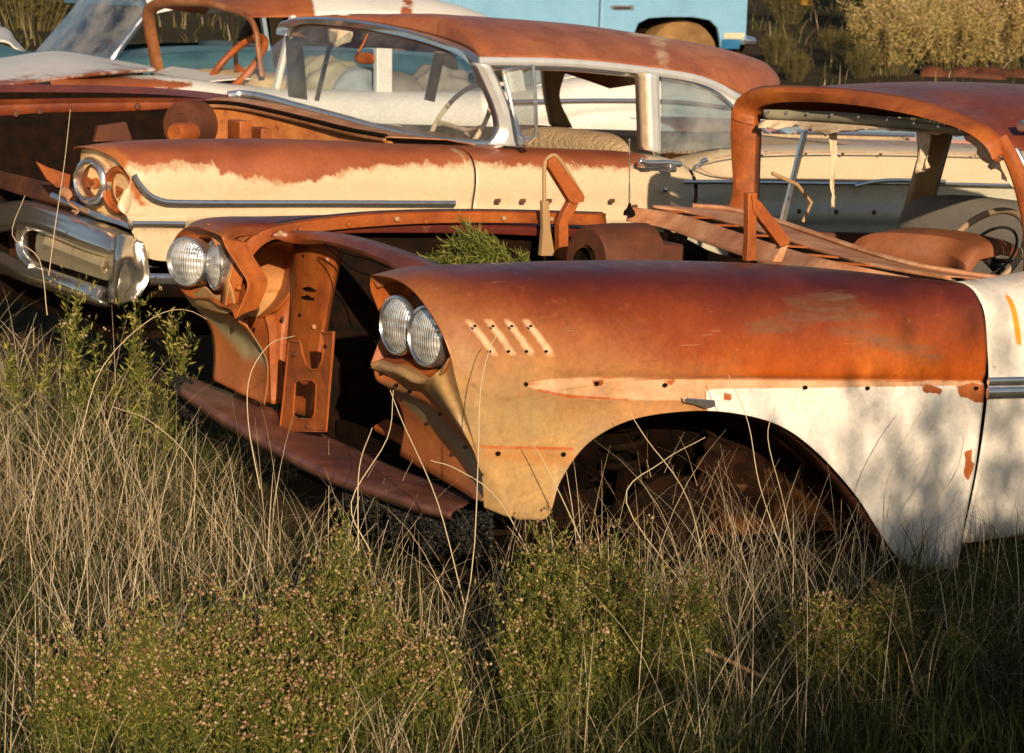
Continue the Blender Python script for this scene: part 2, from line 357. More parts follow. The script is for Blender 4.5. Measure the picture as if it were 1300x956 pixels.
def paint_wing(o, full=True):
    sdf(o, 'topm', [topm]); sdf(o, 'tanz', [tanz])
    if not full:
        for k_ in ('white', 'strip', 'slash', 'chips', 'outline', 'scr', 'strap'): sdf(o, k_, [np.array([(-9, -9), (-8.9, -9), (-9, -8.9)])])
        return
    sdf(o, 'white', [white]); sdf(o, 'strip', [strip]); sdf(o, 'slash', slash); sdf(o, 'chips', chips); sdf(o, 'outline', outline); sdf(o, 'scr', scr); sdf(o, 'strap', [strap])
mb = MB(); mb.grid(G); mb.grid(chin)
wing = mb.build('front_wing', M['near_wing'], car, solid=.003, merge=.0008, sharp=50, offset=-1)
paint_wing(wing); wing['label'] = 'near orange front wing with white lower part and wheel arch'
k0 = int(np.argmax(G[:, 60, 0] > 2.80))
mb = MB(); mb.grid(mirror(G[:, :47])); mb.grid(mirror(G[k0:, 46:]))
fc = [[(222, 350, 6.27), (236, 366, 6.22), (246, 372, 6.16), (254, 366, 6.10), (262, 364, 6.05), (272, 374, 6.0), (283, 372, 5.95), (290, 352, 5.91)],
      [(234, 372, 6.27), (243, 380, 6.22), (250, 384, 6.16), (258, 383, 6.10), (267, 383, 6.05), (276, 387, 6.0), (287, 384, 5.95), (297, 372, 5.90)],
      [(245, 388, 6.27), (250, 390, 6.22), (257, 391, 6.16), (265, 393, 6.10), (272, 395, 6.05), (280, 397, 6.0), (289, 398, 5.95), (300, 394, 5.90)]]
fcg = grid([PL(r, 'y') for r in fc], 40, 12)
fk = [[(262, 284, 5.99), (280, 284, 5.97), (300, 286, 5.94), (320, 298, 5.91)], [(268, 300, 5.98), (282, 302, 5.96), (294, 306, 5.93), (306, 312, 5.905)], [(280, 330, 5.96), (284, 332, 5.95), (290, 334, 5.93), (297, 338, 5.91)], [(284, 358, 5.95), (286, 360, 5.94), (288, 362, 5.925), (291, 364, 5.91)], [(284, 386, 5.95), (285, 388, 5.94), (286, 390, 5.93), (287, 392, 5.92)]]
fkg = grid([PL(r, 'y') for r in fk], 24, 40)
fkg[..., 2] -= .0; mb.grid(fcg); mb.grid(fkg)
fwing = mb.build('front_wing', M['near_wing'], car, solid=.003, merge=.0008, sharp=50, offset=-1)
paint_wing(fwing, False); fwing['label'] = 'far front wing, maroon on top and orange along its bonnet edge'
# screw holes, arch lip, moulding remnant
mb = MB()
for x, y in ((668, 488), (758, 487), (845, 489), (613 + 20, 576), (716, 577), (1023, 492), (1102, 493), (1240, 493), (603, 414), (626, 414), (650, 414), (674, 414), (622, 446), (646, 446), (669, 446), (694, 446)):
    p = P(x, y, 'y', 4.4385); rr0 = .0055 if y > 470 else .0032
    mb = MB(); mb.lathe([(.0001, -.002), (rr0, -.002), (rr0, .004)], p, (0, 1, 0), 12); mb.build('screw_hole', M['black_and_shade'], wing, smooth=False)
arch = PL([(700, 655), (702, 612), (712, 592), (735, 563), (760, 545), (790, 531.5), (820, 524), (850, 520), (885, 518), (915, 519.5), (950, 526), (980, 536), (1005, 551), (1030, 571), (1058, 599), (1085, 633), (1112, 672), (1142, 712)], 'y', 4.47)
a2 = arcs(arch, 90); rows = [a2, a2+np.array([0, .03, 0]), a2+np.array([0, .05, -.012])]
mb = MB(); mb.grid(np.array(rows)); mb.build('arch_lip', M['rust_dark'], wing, solid=.002)
# moulding scrap over the arch
q = PL([(869, 505), (908, 508), (909, 516), (896, 519), (884, 514), (870, 511)], 'y', 4.425)
mb = MB(); mb.slab(q, (0, .012, 0)); mb.build('moulding_clip', M['chrome'], wing, bevel=.002)
# headlight pods
def lamp(parent, c, ax):
    mb = MB(); mb.lathe([(.0001, .019), (.030, .017), (.052, .012), (.066, .005), (.0715, -.001)], c, ax, 40); l = mb.build('headlight', M['lens'], parent)
    mb = MB(); mb.lathe([(.0715, .002), (.074, .006), (.0785, .004), (.080, -.004), (.079, -.045), (.074, -.05)], c, ax, 40); mb.build('retaining_ring', M['chrome'], l)
    mb = MB(); mb.lathe([(.078, -.045), (.084, -.055), (.080, -.075), (.05, -.11), (.001, -.12)], c, ax, 24); mb.build('lamp_housing', M['rust_dark'], l)
LAX = (-.985, -.10, .02)
lo_, li_ = P(541, 427, 'y', 4.605), P(504, 413, 'y', 4.775)
lampdepth = .04
for c in (lo_, li_): lamp(wing, c, LAX)
for c in (lo_, li_):
    c = np.array([c[0], 2*YM-c[1], c[2]])
    if c[1] > 6.05: lamp(fwing, c+np.array([-.015, 0, .012]), (-.88, -.46, .02))
    else: lamp(fwing, c+np.array([.015, .035, .012]), (-.99, .10, .0))
# pod cavity: from the rim loop back to a plate
inner = PL([(470, 463, 'y', 4.925), (479, 438, 'y', 4.93), (486, 412, 'y', 4.93), (478, 388, 'y', 4.915), (470, 366, 'y', 4.90), (471, 350, 'y', 4.88)])
rimtop = PL([(a, b_, 'y', c) for a, b_, c in RIM[1:]])
loop = np.concatenate([crom(inner, 30)[:-1], crom(rimtop, 36)[:-1], rimb[::-1][:-1]])
cen = loop.mean(0)
back = cen+(loop-cen)*np.array([.78, .86, .80])+np.array([.085, .01, 0]); midl = loop*.45+back*.55+np.array([-.01, 0, 0])
rings = np.array([loop, loop*.85+back*.15, midl, back])
for par, f in ((wing, lambda g: g), (fwing, mirror)):
    mb = MB(); mb.grid(f(crom(rings, 10)), True); cb = back.mean(0)
    mb.grid(f(np.array([back, cb+(back-cb)*.5, np.repeat(cb[None], len(back), 0)])), True)
    mb.build('lamp_recess', M['rust'], par, solid=.002, sharp=60)
# flange with holes below the chin and the lower front panel
lower_top = FLG+np.array([.012, .004, -.002])
lb = crom(PL([(488, 580, 'y', 5.06), (515, 594, 'y', 4.94), (548, 610, 'y', 4.80), (578, 625, 'y', 4.66), (597, 634, 'y', 4.55), (611, 636, 'y', 4.49)]), len(FLG))
lb[:, 0] += .05*np.linspace(1, 0, len(lb))
m1 = lower_top*.72+lb*.28+np.array([.035, 0, 0]); m2 = lower_top*.4+lb*.6+np.array([.045, 0, 0])
LP_ = np.array([crom(np.array([lower_top, lower_top+np.array([.012, 0, -.035]), m1, m2, lb])[:, i], 20) for i in range(len(FLG))]).transpose(1, 0, 2)
grey = PL([(500, 475), (540, 496), (575, 535), (605, 575), (614, 640), (585, 600), (540, 550), (515, 520), (500, 490)], 'x', 2.7)
M['lower_panel'] = metalpaint('lower_panel_metal', [(.24, .07, .02), (.36, .115, .03), (.46, .18, .05)], [dict(attr='grey', col=[(.30, .25, .14), (.20, .18, .11)], amp=.07, sc=8, soft=.04, rough=.45)], rough=.5, bump=.2, streak=.5)
mb = MB(); mb.grid(LP_); o = mb.build('lower_front_panel', M['lower_panel'], car, solid=.003, sharp=35); sdf(o, 'grey', [grey], (1, 2))
mb = MB()
for x, y in ((484, 469), (503, 484), (520, 492), (558, 521), (590, 563)):
    mb = MB(); mb.lathe([(.0001, .002), (.005, .002), (.005, -.004)], P(x, y+5, 'y', np.interp(x, flg_x := [470, 488, 512, 535, 560, 585, 602, 611], [4.925, 4.88, 4.80, 4.72, 4.63, 4.55, 4.50, 4.475])), (-1, -.3, 0), 10); mb.build('bolt_hole', M['black_and_shade'], o, smooth=False)
# the far lower panel
ft = crom(PL([(247, 388, 'y', 6.26), (262, 391, 'y', 6.18), (276, 396, 'y', 6.08), (289, 398, 'y', 5.98), (300, 405, 'y', 5.92), (313, 412, 'y', 5.88)]), 24)
f3 = crom(PL([(259, 416, 'y', 6.26), (280, 420, 'y', 6.16), (300, 428, 'y', 6.06), (314, 437, 'y', 5.98), (324, 443, 'y', 5.93), (330, 455, 'y', 5.87)]), 24)
f4 = crom(PL([(264, 447, 'y', 6.26), (285, 457, 'y', 6.15), (302, 466, 'y', 6.05), (316, 474, 'y', 5.98), (326, 478, 'y', 5.92), (333, 485, 'y', 5.87)]), 24)
f5 = crom(PL([(270, 482, 'y', 6.22), (290, 492, 'y', 6.12), (306, 500, 'y', 6.03), (320, 506, 'y', 5.97), (330, 511, 'y', 5.92), (336, 514, 'y', 5.88)]), 24)
mb = MB(); mb.grid(crom(np.array([ft, f3+np.array([.02, 0, 0]), f4+np.array([.02, 0, 0]), f5]), 24)); o = mb.build('lower_front_panel', M['lower_panel'], car, solid=.003)
sdf(o, 'grey', [PL([(252, 394), (290, 404), (312, 425), (326, 450), (318, 466), (285, 455), (266, 430)], 'x', 2.66)], (1, 2))
# orange bonnet-edge flange of the far wing
U = PL([(284, 392, 5.93), (289, 358, 5.92), (298, 330, 5.91), (314, 306, 5.905), (336, 291, 5.90), (375, 282, 5.90), (420, 276, 5.90), (480, 271, 5.90), (560, 268.5, 5.90), (660, 269, 5.90), (770, 272, 5.90)], 'y')
Lw = PL([(299, 396, 5.90), (307, 358, 5.885), (316, 333, 5.88), (330, 314, 5.875), (350, 303, 5.87), (385, 297, 5.87), (430, 291, 5.87), (490, 286, 5.87), (560, 283, 5.87), (660, 283, 5.87), (772, 287, 5.87)], 'y')
U, Lw = crom(U, 80), crom(Lw, 80)
mb = MB(); mb.grid(np.array([U+np.array([.0, .03, .004]), U, U*.9+Lw*.1+np.array([0, .008, 0]), U*.15+Lw*.85+np.array([0, .008, 0]), Lw, Lw+np.array([0, .03, -.004])]))
fl_ = mb.build('bonnet_edge_flange', M['rust'], fwing, solid=.003, sharp=30)
mb = MB()
for x, y in ((318, 325), (356, 296), (381, 290.5), (443, 285), (504, 278), (541, 281), (640, 277), (700, 278), (303, 365)):
    mb = MB(); mb.lathe([(.0001, .006), (.007, .005), (.009, .001), (.009, -.004)], P(x, y, 'y', 5.872), (0, -1, 0), 8); mb.build('bolt', M['rust'] if x % 2 else M['pillar_tan'], fwing, smooth=False)
# radiator support: dished sheet, channel, louvres
def sheetpx(pts_rows, nu=20, nv=14): return grid([PL(r) for r in pts_rows], nu, nv)
dish = [[(303, 392, 'x', 2.84), (312, 345, 'x', 2.86), (330, 318, 'x', 2.88), (352, 305, 'x', 2.90), (376, 303, 'x', 2.92)],
        [(313, 398, 'x', 2.90), (324, 360, 'x', 2.95), (338, 335, 'x', 2.98), (356, 322, 'x', 2.98), (376, 318, 'x', 2.95)],
        [(322, 402, 'x', 2.90), (334, 385, 'x', 2.95), (346, 372, 'x', 2.97), (362, 356, 'x', 2.97), (374, 345, 'x', 2.95)],
        [(330, 404, 'x', 2.86), (342, 398, 'x', 2.87), (352, 393, 'x', 2.88), (362, 382, 'x', 2.90), (370, 370, 'x', 2.92)]]
mb = MB(); mb.grid(sheetpx(dish))
low_ = [[(300, 396, 'x', 2.83), (330, 404, 'x', 2.86), (350, 396, 'x', 2.88), (370, 372, 'x', 2.91)],
        [(314, 428, 'x', 2.85), (338, 430, 'x', 2.87), (354, 420, 'x', 2.88), (367, 410, 'x', 2.91)],
        [(326, 462, 'x', 2.86), (342, 465, 'x', 2.87), (354, 460, 'x', 2.87), (365, 455, 'x', 2.90)],
        [(332, 508, 'x', 2.84), (344, 512, 'x', 2.85), (356, 512, 'x', 2.86), (366, 505, 'x', 2.88)]]
g = sheetpx(low_, 30, 20); g[..., 0] -= .02*np.exp(-((np.linspace(0, 1, 30)[None, :]-.55)/.05)**2)*np.ones((20, 1)); mb.grid(g)
rs = mb.build('radiator_support', M['rust'], car, solid=.004, sharp=50)
ch = [[(373, 310, 'x', 2.92), (378, 306, 'x', 2.875), (405, 306, 'x', 2.87), (430, 309, 'x', 2.88), (436, 315, 'x', 2.93)],
      [(369, 380, 'x', 2.92), (373, 382, 'x', 2.875), (398, 383, 'x', 2.87), (417, 385, 'x', 2.88), (422, 386, 'x', 2.93)],
      [(364, 440, 'x', 2.91), (368, 442, 'x', 2.865), (390, 445, 'x', 2.86), (407, 448, 'x', 2.87), (412, 449, 'x', 2.93)],
      [(357, 520, 'x', 2.88), (361, 522, 'x', 2.84), (380, 526, 'x', 2.84), (396, 530, 'x', 2.85), (401, 532, 'x', 2.92)]]
mb = MB(); mb.grid(grid([PL(r) for r in ch], 17, 24)); mb.build('support_channel', M['rust'], rs, solid=.004, sharp=30)
mb = MB()
for x, y in ((393, 365), (391, 376)):
    a = P(x-8, y+1, 'x', 2.862); c_ = P(x+8, y+4, 'x', 2.862); mb = MB(); mb.tube([a, (a+c_)/2+np.array([-.004, 0, .004]), c_], [.002, .006, .002], 8); mb.build('louvre', M['black_and_shade'], rs)
# latch bracket with its slot
ob = PL([(367, 433), (381, 434), (384, 449), (389, 464), (396, 470), (404, 469), (409, 458), (411, 444), (409, 423), (424, 422), (423, 436), (414, 547), (356, 546), (361, 500)], 'x', 2.70)
hb = PL([(375, 486), (380, 482), (397, 483), (402, 488), (400, 524), (396, 532), (378, 532), (372, 526)], 'x', 2.70)
mb = MB(); mb.slab(ob, (.004, 0, 0), [hb]); lb_ = mb.build('latch_bracket', M['rust'], car, smooth=False, bevel=.001)
mb = MB()
for lp, r in ((ob, .0045), (hb, .0035)):
    c_ = np.concatenate([lp, lp[:1]]); mb.tube(crom(c_, len(c_)*3) if 0 else c_, r, 6)
mb.build('rolled_edge', M['rust'], lb_)
# upper tie bar
tb = PL([(345, 297, 'y', 5.88), (375, 296, 'y', 5.84), (410, 299, 'y', 5.66), (450, 308, 'y', 5.42), (495, 323, 'y', 5.16), (540, 341, 'y', 4.95), (575, 356, 'y', 4.85)])
tbd = PL([(347, 302, 'y', 5.88), (378, 309, 'y', 5.84), (410, 309, 'y', 5.66), (448, 318, 'y', 5.42), (488, 334, 'y', 5.16), (528, 352, 'y', 4.95), (560, 366, 'y', 4.85)])
tb, tbd = crom(tb, 50), crom(tbd, 50)
mb = MB(); mb.grid(np.array([tb+np.array([.06, 0, .004]), tb+np.array([.012, 0, .006]), tb, tb*.4+tbd*.6-np.array([.006, 0, 0]), tbd, tbd+np.array([.03, 0, -.004])]))
tie = mb.build('tie_bar', M['rust_roof'], car, solid=.003, sharp=40)
mb = MB(); mb.tube(crom(PL([(411, 311, 'y', 5.6), (430, 326, 'y', 5.45), (448, 342, 'y', 5.25), (472, 350, 'y', 4.95)]), 24), .002, 6)
mb.build('cable', M['black_and_shade'], tie); mb = MB(); mb.tube(crom(PL([(412, 309, 'y', 5.6), (440, 322, 'y', 5.45), (470, 330, 'y', 5.25), (495, 340, 'y', 5.0)]), 24), .0025, 6); mb.build('cable', M['black_and_shade'], tie)
# gravel pan
va = [[(240, 478), (285, 496), (330, 512), (372, 532), (412, 551), (452, 569), (490, 588), (545, 610), (602, 634)],
      [(233, 486), (274, 508), (316, 527), (358, 548), (400, 571), (442, 589), (485, 606), (535, 624), (590, 642)],
      [(229, 493), (264, 515), (302, 537), (348, 562), (394, 586), (438, 605), (480, 619), (528, 635), (575, 650)],
      [(228, 499), (263, 524), (301, 547), (347, 572), (393, 597), (437, 616), (479, 629), (526, 645), (572, 657)],
      [(231, 505), (266, 530), (304, 553), (350, 578), (396, 602), (440, 621), (481, 634), (528, 650), (576, 661)]]
xs = [2.80, 2.66, 2.58, 2.57, 2.60]
rows = [np.array([P(a, b_, 'x', xs[k]+.02*abs(i-4)/4-.0) for i, (a, b_) in enumerate(r)]) for k, r in enumerate(va)]
M['pan'] = metalpaint('gravel_pan_metal', [(.07, .03, .03), (.16, .06, .045), (.24, .12, .09)], rough=.42, bump=.25, streak=.5, sc=7)
mb = MB(); mb.grid(grid(rows, 70, 24)); mb.build('gravel_pan', M['pan'], car, solid=.004, sharp=60)
# engine bay: side liners, firewall, floor beams
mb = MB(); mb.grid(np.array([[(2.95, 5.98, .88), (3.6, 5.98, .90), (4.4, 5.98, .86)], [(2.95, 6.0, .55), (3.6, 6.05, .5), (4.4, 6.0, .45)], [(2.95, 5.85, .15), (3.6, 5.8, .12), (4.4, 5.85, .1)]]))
mb.build('inner_wing', M['black_and_shade'], car, solid=.003)
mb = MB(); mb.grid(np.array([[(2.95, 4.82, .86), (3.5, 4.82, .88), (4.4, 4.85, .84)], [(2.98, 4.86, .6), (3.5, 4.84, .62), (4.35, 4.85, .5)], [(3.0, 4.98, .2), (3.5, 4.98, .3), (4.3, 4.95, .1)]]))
inn = mb.build('inner_wing', M['black_and_shade'], car, solid=.003)
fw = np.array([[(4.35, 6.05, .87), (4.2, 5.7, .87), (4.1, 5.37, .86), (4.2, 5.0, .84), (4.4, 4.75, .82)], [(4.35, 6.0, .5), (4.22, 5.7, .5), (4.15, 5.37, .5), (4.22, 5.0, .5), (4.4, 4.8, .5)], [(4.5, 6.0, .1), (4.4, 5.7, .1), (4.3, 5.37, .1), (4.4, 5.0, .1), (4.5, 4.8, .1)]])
mb = MB(); mb.grid(grid(list(fw), 30, 12)); mb.build('firewall', M['black_and_shade'], car, solid=.004)
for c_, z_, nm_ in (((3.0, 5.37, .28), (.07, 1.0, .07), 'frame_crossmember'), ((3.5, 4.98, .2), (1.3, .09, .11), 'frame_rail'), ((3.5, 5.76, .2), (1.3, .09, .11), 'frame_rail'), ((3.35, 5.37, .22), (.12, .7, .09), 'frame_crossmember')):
    mb = MB(); mb.box(c_, z_); mb.build(nm_, M['black_and_shade'], car, smooth=False, bevel=.004)
for a_, b_, w_, t_ in (((2.95, 5.24, .32), (2.98, 5.30, .56), .03, .01), ((2.94, 5.42, .42), (2.94, 5.02, .40), .025, .012), ((2.93, 5.12, .31), (2.93, 5.17, .42), .05, .01), ((2.95, 5.36, .40), (2.95, 5.33, .30), .04, .01)):
    mb = MB(); mb.bar(a_, b_, w_, t_); mb.build('bay_strut', M['rust_dark'], car, smooth=False, bevel=.003)
for a_, b_, w_, t_ in (((2.93, 5.50, .37), (2.94, 5.28, .35), .05, .02), ((2.96, 5.15, .52), (2.96, 5.08, .44), .05, .03), ((2.98, 5.32, .30), (3.0, 5.12, .55), .012, .012), ((3.05, 5.5, .6), (3.05, 5.1, .58), .02, .02)):
    mb = MB(); mb.bar(a_, b_, w_, t_); mb.build('bay_strut', M['rust'], car, smooth=False, bevel=.004)
for x, y, xx in ((385, 325, 2.868), (415, 330, 2.868), (380, 400, 2.862), (398, 415, 2.86), (376, 470, 2.852), (365, 500, 2.85), (322, 418, 2.838), (345, 440, 2.86), (350, 485, 2.86), (358, 405, 2.87), (373, 450, 2.697), (412, 440, 2.697), (390, 541, 2.697), (310, 405, 2.835)):
    mb = MB(); mb.lathe([(.0001, .005), (.006, .004), (.008, 0), (.008, -.004)] if (x+y) % 2 else [(.0001, .001), (.006, .001), (.006, -.003)], P(x, y, 'x', xx), (-1, 0, 0), 8); mb.build('bolt' if (x+y) % 2 else 'bolt_hole', M['rust_pale' if (x+y) % 4 == 1 else 'rust_dark'] if (x+y) % 2 else M['black_and_shade'], rs, smooth=False)
mb = MB(); mb.tube(crom(np.array([(2.93, 5.55, .62), (2.98, 5.40, .50), (2.95, 5.28, .47), (3.0, 5.2, .34)]), 30), .004, 6); mb.build('loose_wire', M['rubber'], rs)
mb = MB(); mb.box((3.6, 5.37, .10), (1.3, 1.5, .02)); mb.build('under_tray', M['black_and_shade'], car, smooth=False)
mb = MB(); b1, b2 = P(452, 360, 'x', 3.3), P(470, 361, 'x', 3.3); mb.bar(b1, b2, .006, .01); mb.build('cross_bar', M['rust'], car, smooth=False)
# suspension and arch interior
mb = MB(); mb.lathe([(.001, 0), (.12, 0), (.14, .02), (.14, .05), (.05, .07), (.04, .2)], (3.42, 4.66, .20), (0, 1, 0), 28); mb.build('brake_drum', M['black_and_shade'], car)
mb = MB(); mb.tube([(3.42, 4.9, .3), (3.3, 4.75, .24), (3.42, 4.68, .2)], .03, 8); mb.tube([(3.42+.06*math.cos(t), 4.92+.06*math.sin(t), .18+t*.009) for t in np.linspace(0, 38, 150)], .011, 6)
mb.build('coil_spring', M['black_and_shade'], car)
lin_ = []
for t in np.linspace(0, 1, 9):
    a = P(*[(702, 640), (712, 596), (745, 558), (790, 533), (850, 521), (920, 521), (985, 540), (1060, 602), (1140, 705)][int(round(t*8))], 'y', 4.52)
    lin_.append([a, a+np.array([.0, .14, -.0]), a+np.array([(3.42-a[0])*.12, .30, -.05])])
M['liner'] = metalpaint('arch_liner_metal', [(.005, .003, .002), (.014, .006, .003), (.20, .085, .028)], sc=4.2, spec=.05, blotch=.8, rough=.8, bump=.7, stain=(.7, 9))  # rust blotches on near-black that puts the arch's shade into the colour
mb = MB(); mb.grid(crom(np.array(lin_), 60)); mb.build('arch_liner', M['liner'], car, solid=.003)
gs = grid([np.array([(3.60, 4.82, .62), (3.78, 4.80, .60), (3.98, 4.76, .46), (4.24, 4.70, .30)]), np.array([(3.68, 4.84, .46), (3.8, 4.76, .38), (3.96, 4.74, .28), (4.22, 4.66, .16)]), np.array([(3.62, 4.84, .24), (3.72, 4.78, .2), (3.95, 4.72, .12), (4.22, 4.64, .04)]), np.array([(3.74, 4.80, -.05), (3.82, 4.76, -.05), (3.96, 4.7, -.05), (4.2, 4.6, -.05)])], 40, 50)
gs[..., 0] += (np.random.RandomState(3).uniform(-.02, .02, 50)+.008*np.sin(np.linspace(0, 14, 50)))[:, None]*np.linspace(1, 0, 40)[None]**3; gs[..., 1] += .005*np.sin(gs[..., 2]*23+gs[..., 0]*11)
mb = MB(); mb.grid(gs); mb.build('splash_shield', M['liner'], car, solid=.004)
# blower housing in the far corner of the bay
bc = P(795, 303, 'y', 5.45)
mb = MB(); mb.lathe([(.001, 0), (.045, 0), (.05, -.01), (.105, -.01), (.112, .005), (.115, .10), (.112, .22), (.1, .23), (.001, .23)], bc+np.array([-.14, 0, -.065]), (1, .05, 0), 36); hb_ = mb.build('heater_blower', M['rust_dark'], car, sharp=35)
mb = MB(); mb.lathe([(.001, .0), (.042, .0), (.042, -.02)], bc+np.array([-.142, 0, -.065]), (1, .05, 0), 20); mb.build('blower_inlet', M['black_and_shade'], hb_)
# clutter by the firewall
mb = MB(); mb.box(bc+np.array([.2, .12, -.12]), (.12, .16, .18)); mb.build('bay_fitting', M['rust_dark'], car, bevel=.01)
# bonnet hinge (far)
Yh = 5.83
a_ = PL([(692, 325), (692, 300), (691, 262), (691, 215), (694, 203), (702, 197), (710, 202), (722, 220), (741, 252)], 'y', Yh)
mb = MB(); mb.tube(arcs(a_, 60), .007, 8)
hg = mb.build('bonnet_hinge', M['pillar_tan'], car)
ho = PL([(697, 203), (706, 199), (741, 246), (742, 256), (730, 259), (724, 256), (697, 212)], 'y', Yh-.02); mb = MB(); mb.slab(ho, (0, .03, 0)); mb.build('hinge_arm', M['rust'], hg, smooth=False, bevel=.003)
ho = PL([(724, 255), (735, 258), (730, 270), (722, 283), (722, 330), (710, 330), (710, 285), (716, 270)], 'y', Yh-.01); mb = MB(); mb.slab(ho, (0, .03, 0)); mb.build('hinge_link', M['rust'], hg, smooth=False, bevel=.003)
ho = PL([(689, 255), (697, 255), (699, 290), (705, 325), (687, 325), (690, 290)], 'y', Yh-.015); mb = MB(); mb.slab(ho, (0, .02, 0)); mb.build('hinge_post', M['pillar_tan'], hg, smooth=False, bevel=.002)
# near hinge remains seen against the cowl
Yn = 4.98
for nm, pts in (('hinge_arm', [(950, 245), (962, 245), (961, 258), (960, 331), (948, 332), (950, 300)]), ('hinge_arm', [(955, 248), (966, 256), (1003, 303), (1003, 310), (992, 314), (958, 270)]), ('hinge_link', [(994, 310), (1003, 306), (993, 333), (981, 333)])):
    mb = MB(); mb.slab(PL(pts, 'y', Yn+random.uniform(-.02, .02)), (0, .025, 0)); mb.build(nm, M['rust'] if nm == 'hinge_arm' else M['rust_pale'], car, smooth=False, bevel=.003)
# aerial
p0 = P(799, 268, 'y', 6.12); p1 = P(799, 178, 'y', 6.12)
mb = MB(); mb.tube([p0, p0*.6+p1*.4], .0035, 8); mb.tube([p0*.6+p1*.4, p1], .0022, 8); mb.lathe([(.001, .006), (.005, .003), (.005, -.003), (.001, -.006)], p1, (0, 0, 1), 10); an = mb.build('aerial', M['chrome'], car)
mb = MB(); mb.lathe([(.022, -.015), (.02, .0), (.01, .01), (.004, .03)], p0, (0, 0, 1), 16); mb.build('aerial_base', M['black_and_shade'], an)
# cowl
r0 = PL([(795, 270, 'y', 6.14), (840, 278, 'y', 6.0), (880, 292, 'y', 5.8), (935, 311, 'y', 5.5), (985, 327, 'y', 5.25), (1040, 340, 'y', 5.0), (1120, 356, 'y', 4.82)])
r1 = PL([(800, 265, 'y', 6.16), (850, 272, 'y', 6.02), (895, 285, 'y', 5.8), (950, 303, 'y', 5.5), (1003, 320, 'y', 5.25), (1055, 334, 'y', 5.0), (1150, 354, 'y', 4.8)])
r2 = PL([(830, 264, 'y', 6.18), (880, 272, 'y', 6.06), (930, 285, 'y', 5.84), (990, 303, 'y', 5.52), (1050, 323, 'y', 5.26), (1105, 338, 'y', 5.02), (1210, 356, 'y', 4.78)])
r3 = PL([(880, 264, 'y', 6.16), (925, 268, 'y', 6.06), (975, 280, 'y', 5.86), (1035, 300, 'y', 5.56), (1100, 322, 'y', 5.28), (1170, 341, 'y', 5.02), (1292, 360, 'y', 4.76)])
for r, dz in ((r0, -.03),): r[:, 2] += dz
M['cowl'] = metalpaint('cowl_metal', [(.26, .09, .035), (.46, .22, .11), (.60, .36, .22)], sc=8, rough=.55, bump=.4, stain=(.66, 14))
c0, c1_, c2_, c3_ = (crom(r, 60) for r in (r0, r1, r2, r3))
cm = c1_*.55+c2_*.45
mb = MB(); mb.grid(crom(np.array([c0, c1_, c1_+np.array([.015, 0, .004])]), 8)); cw = mb.build('cowl', M['cowl'], car, solid=.003, sharp=30)
mb = MB(); mb.grid(np.array([c1_+np.array([.015, 0, .002]), c1_+np.array([.03, 0, -.05]), c2_+np.array([-.02, 0, -.05]), c2_+np.array([-.004, 0, 0])])); mb.build('cowl_channel', M['black_and_shade'], cw, solid=.002, sharp=30)
mb = MB(); mb.grid(crom(np.array([c2_+np.array([-.004, 0, 0]), c2_+np.array([.01, 0, .010]), c3_]), 10)); mb.build('cowl_top', M['rust_pale'], cw, solid=.003, sharp=40)
for i in (6, 13, 20, 27, 34, 41, 48):
    mb = MB(); mb.bar(c1_[i]+np.array([.012, 0, .0]), c2_[min(i+1, 59)]+np.array([0, 0, .002]), .006, .03, (0, 1, 0)); mb.build('cowl_rib', M['rust'], cw, smooth=False)
mb = MB(); mb.tube(c3_+np.array([0, 0, .008]), .010, 8, flat=1.6); mb.build('windscreen_sill', M['rust_pale'], cw)
# ---- roof and windscreen frame
h_out = [(930, 152, 6.12), (931, 138, 6.12), (938, 124, 6.10), (961, 113.5, 6.0), (1010, 112.5, 5.8), (1075, 117, 5.55), (1139, 126, 5.3), (1188, 139, 5.12), (1237, 158, 4.93), (1262, 176, 4.84), (1275, 195, 4.82)]
h_in = [(956, 160, 6.06), (957, 147, 6.06), (962, 137, 6.03), (982, 130, 5.93), (1026, 129, 5.75), (1077, 132, 5.52), (1130, 140, 5.28), (1176, 150, 5.10), (1222, 165, 4.92), (1250, 184, 4.84), (1262, 205, 4.82)]
HO = crom(PL([(a, b_, 'y', c) for a, b_, c in h_out]), 60); HI = crom(PL([(a, b_, 'y', c) for a, b_, c in h_in]), 60)
mb = MB(); mb.grid(np.array([HO+np.array([.02, 0, .01]), HO, HO*.7+HI*.3-np.array([.008, 0, 0]), HO*.3+HI*.7-np.array([.006, 0, 0]), HI, HI+np.array([.03, 0, .0])]))
hd = mb.build('windscreen_header', M['rust'], car, solid=.003, sharp=35)
def roofrow(x, ztop, ye0=6.14, ye1=4.78, drop=.13):
    r = []
    for k in range(60):
        t = k/59; y = ye0+(ye1-ye0)*t; u = abs(2*t-1); r.append((x, y, ztop-drop*u**3.2-.02*u**2))
    return np.array(r)
edge = HO[::1]+np.array([.012, 0, .006])
rr = [edge]
for i, (x, z) in enumerate(((4.80, 1.395), (4.98, 1.412), (5.3, 1.415), (5.8, 1.40), (6.2, 1.375), (6.5, 1.33))):
    q = roofrow(x, z); f = (.62, .22, 0, 0, 0, 0)[i]; q2 = q*(1-f)+(edge+np.array([x-4.68, 0, 0]))*f; rr.append(q2)
RG = crom(np.array(rr), 60); mb = MB(); mb.grid(RG); rf = mb.build('roof', M['rust_roof'], car, solid=.004, sharp=60)
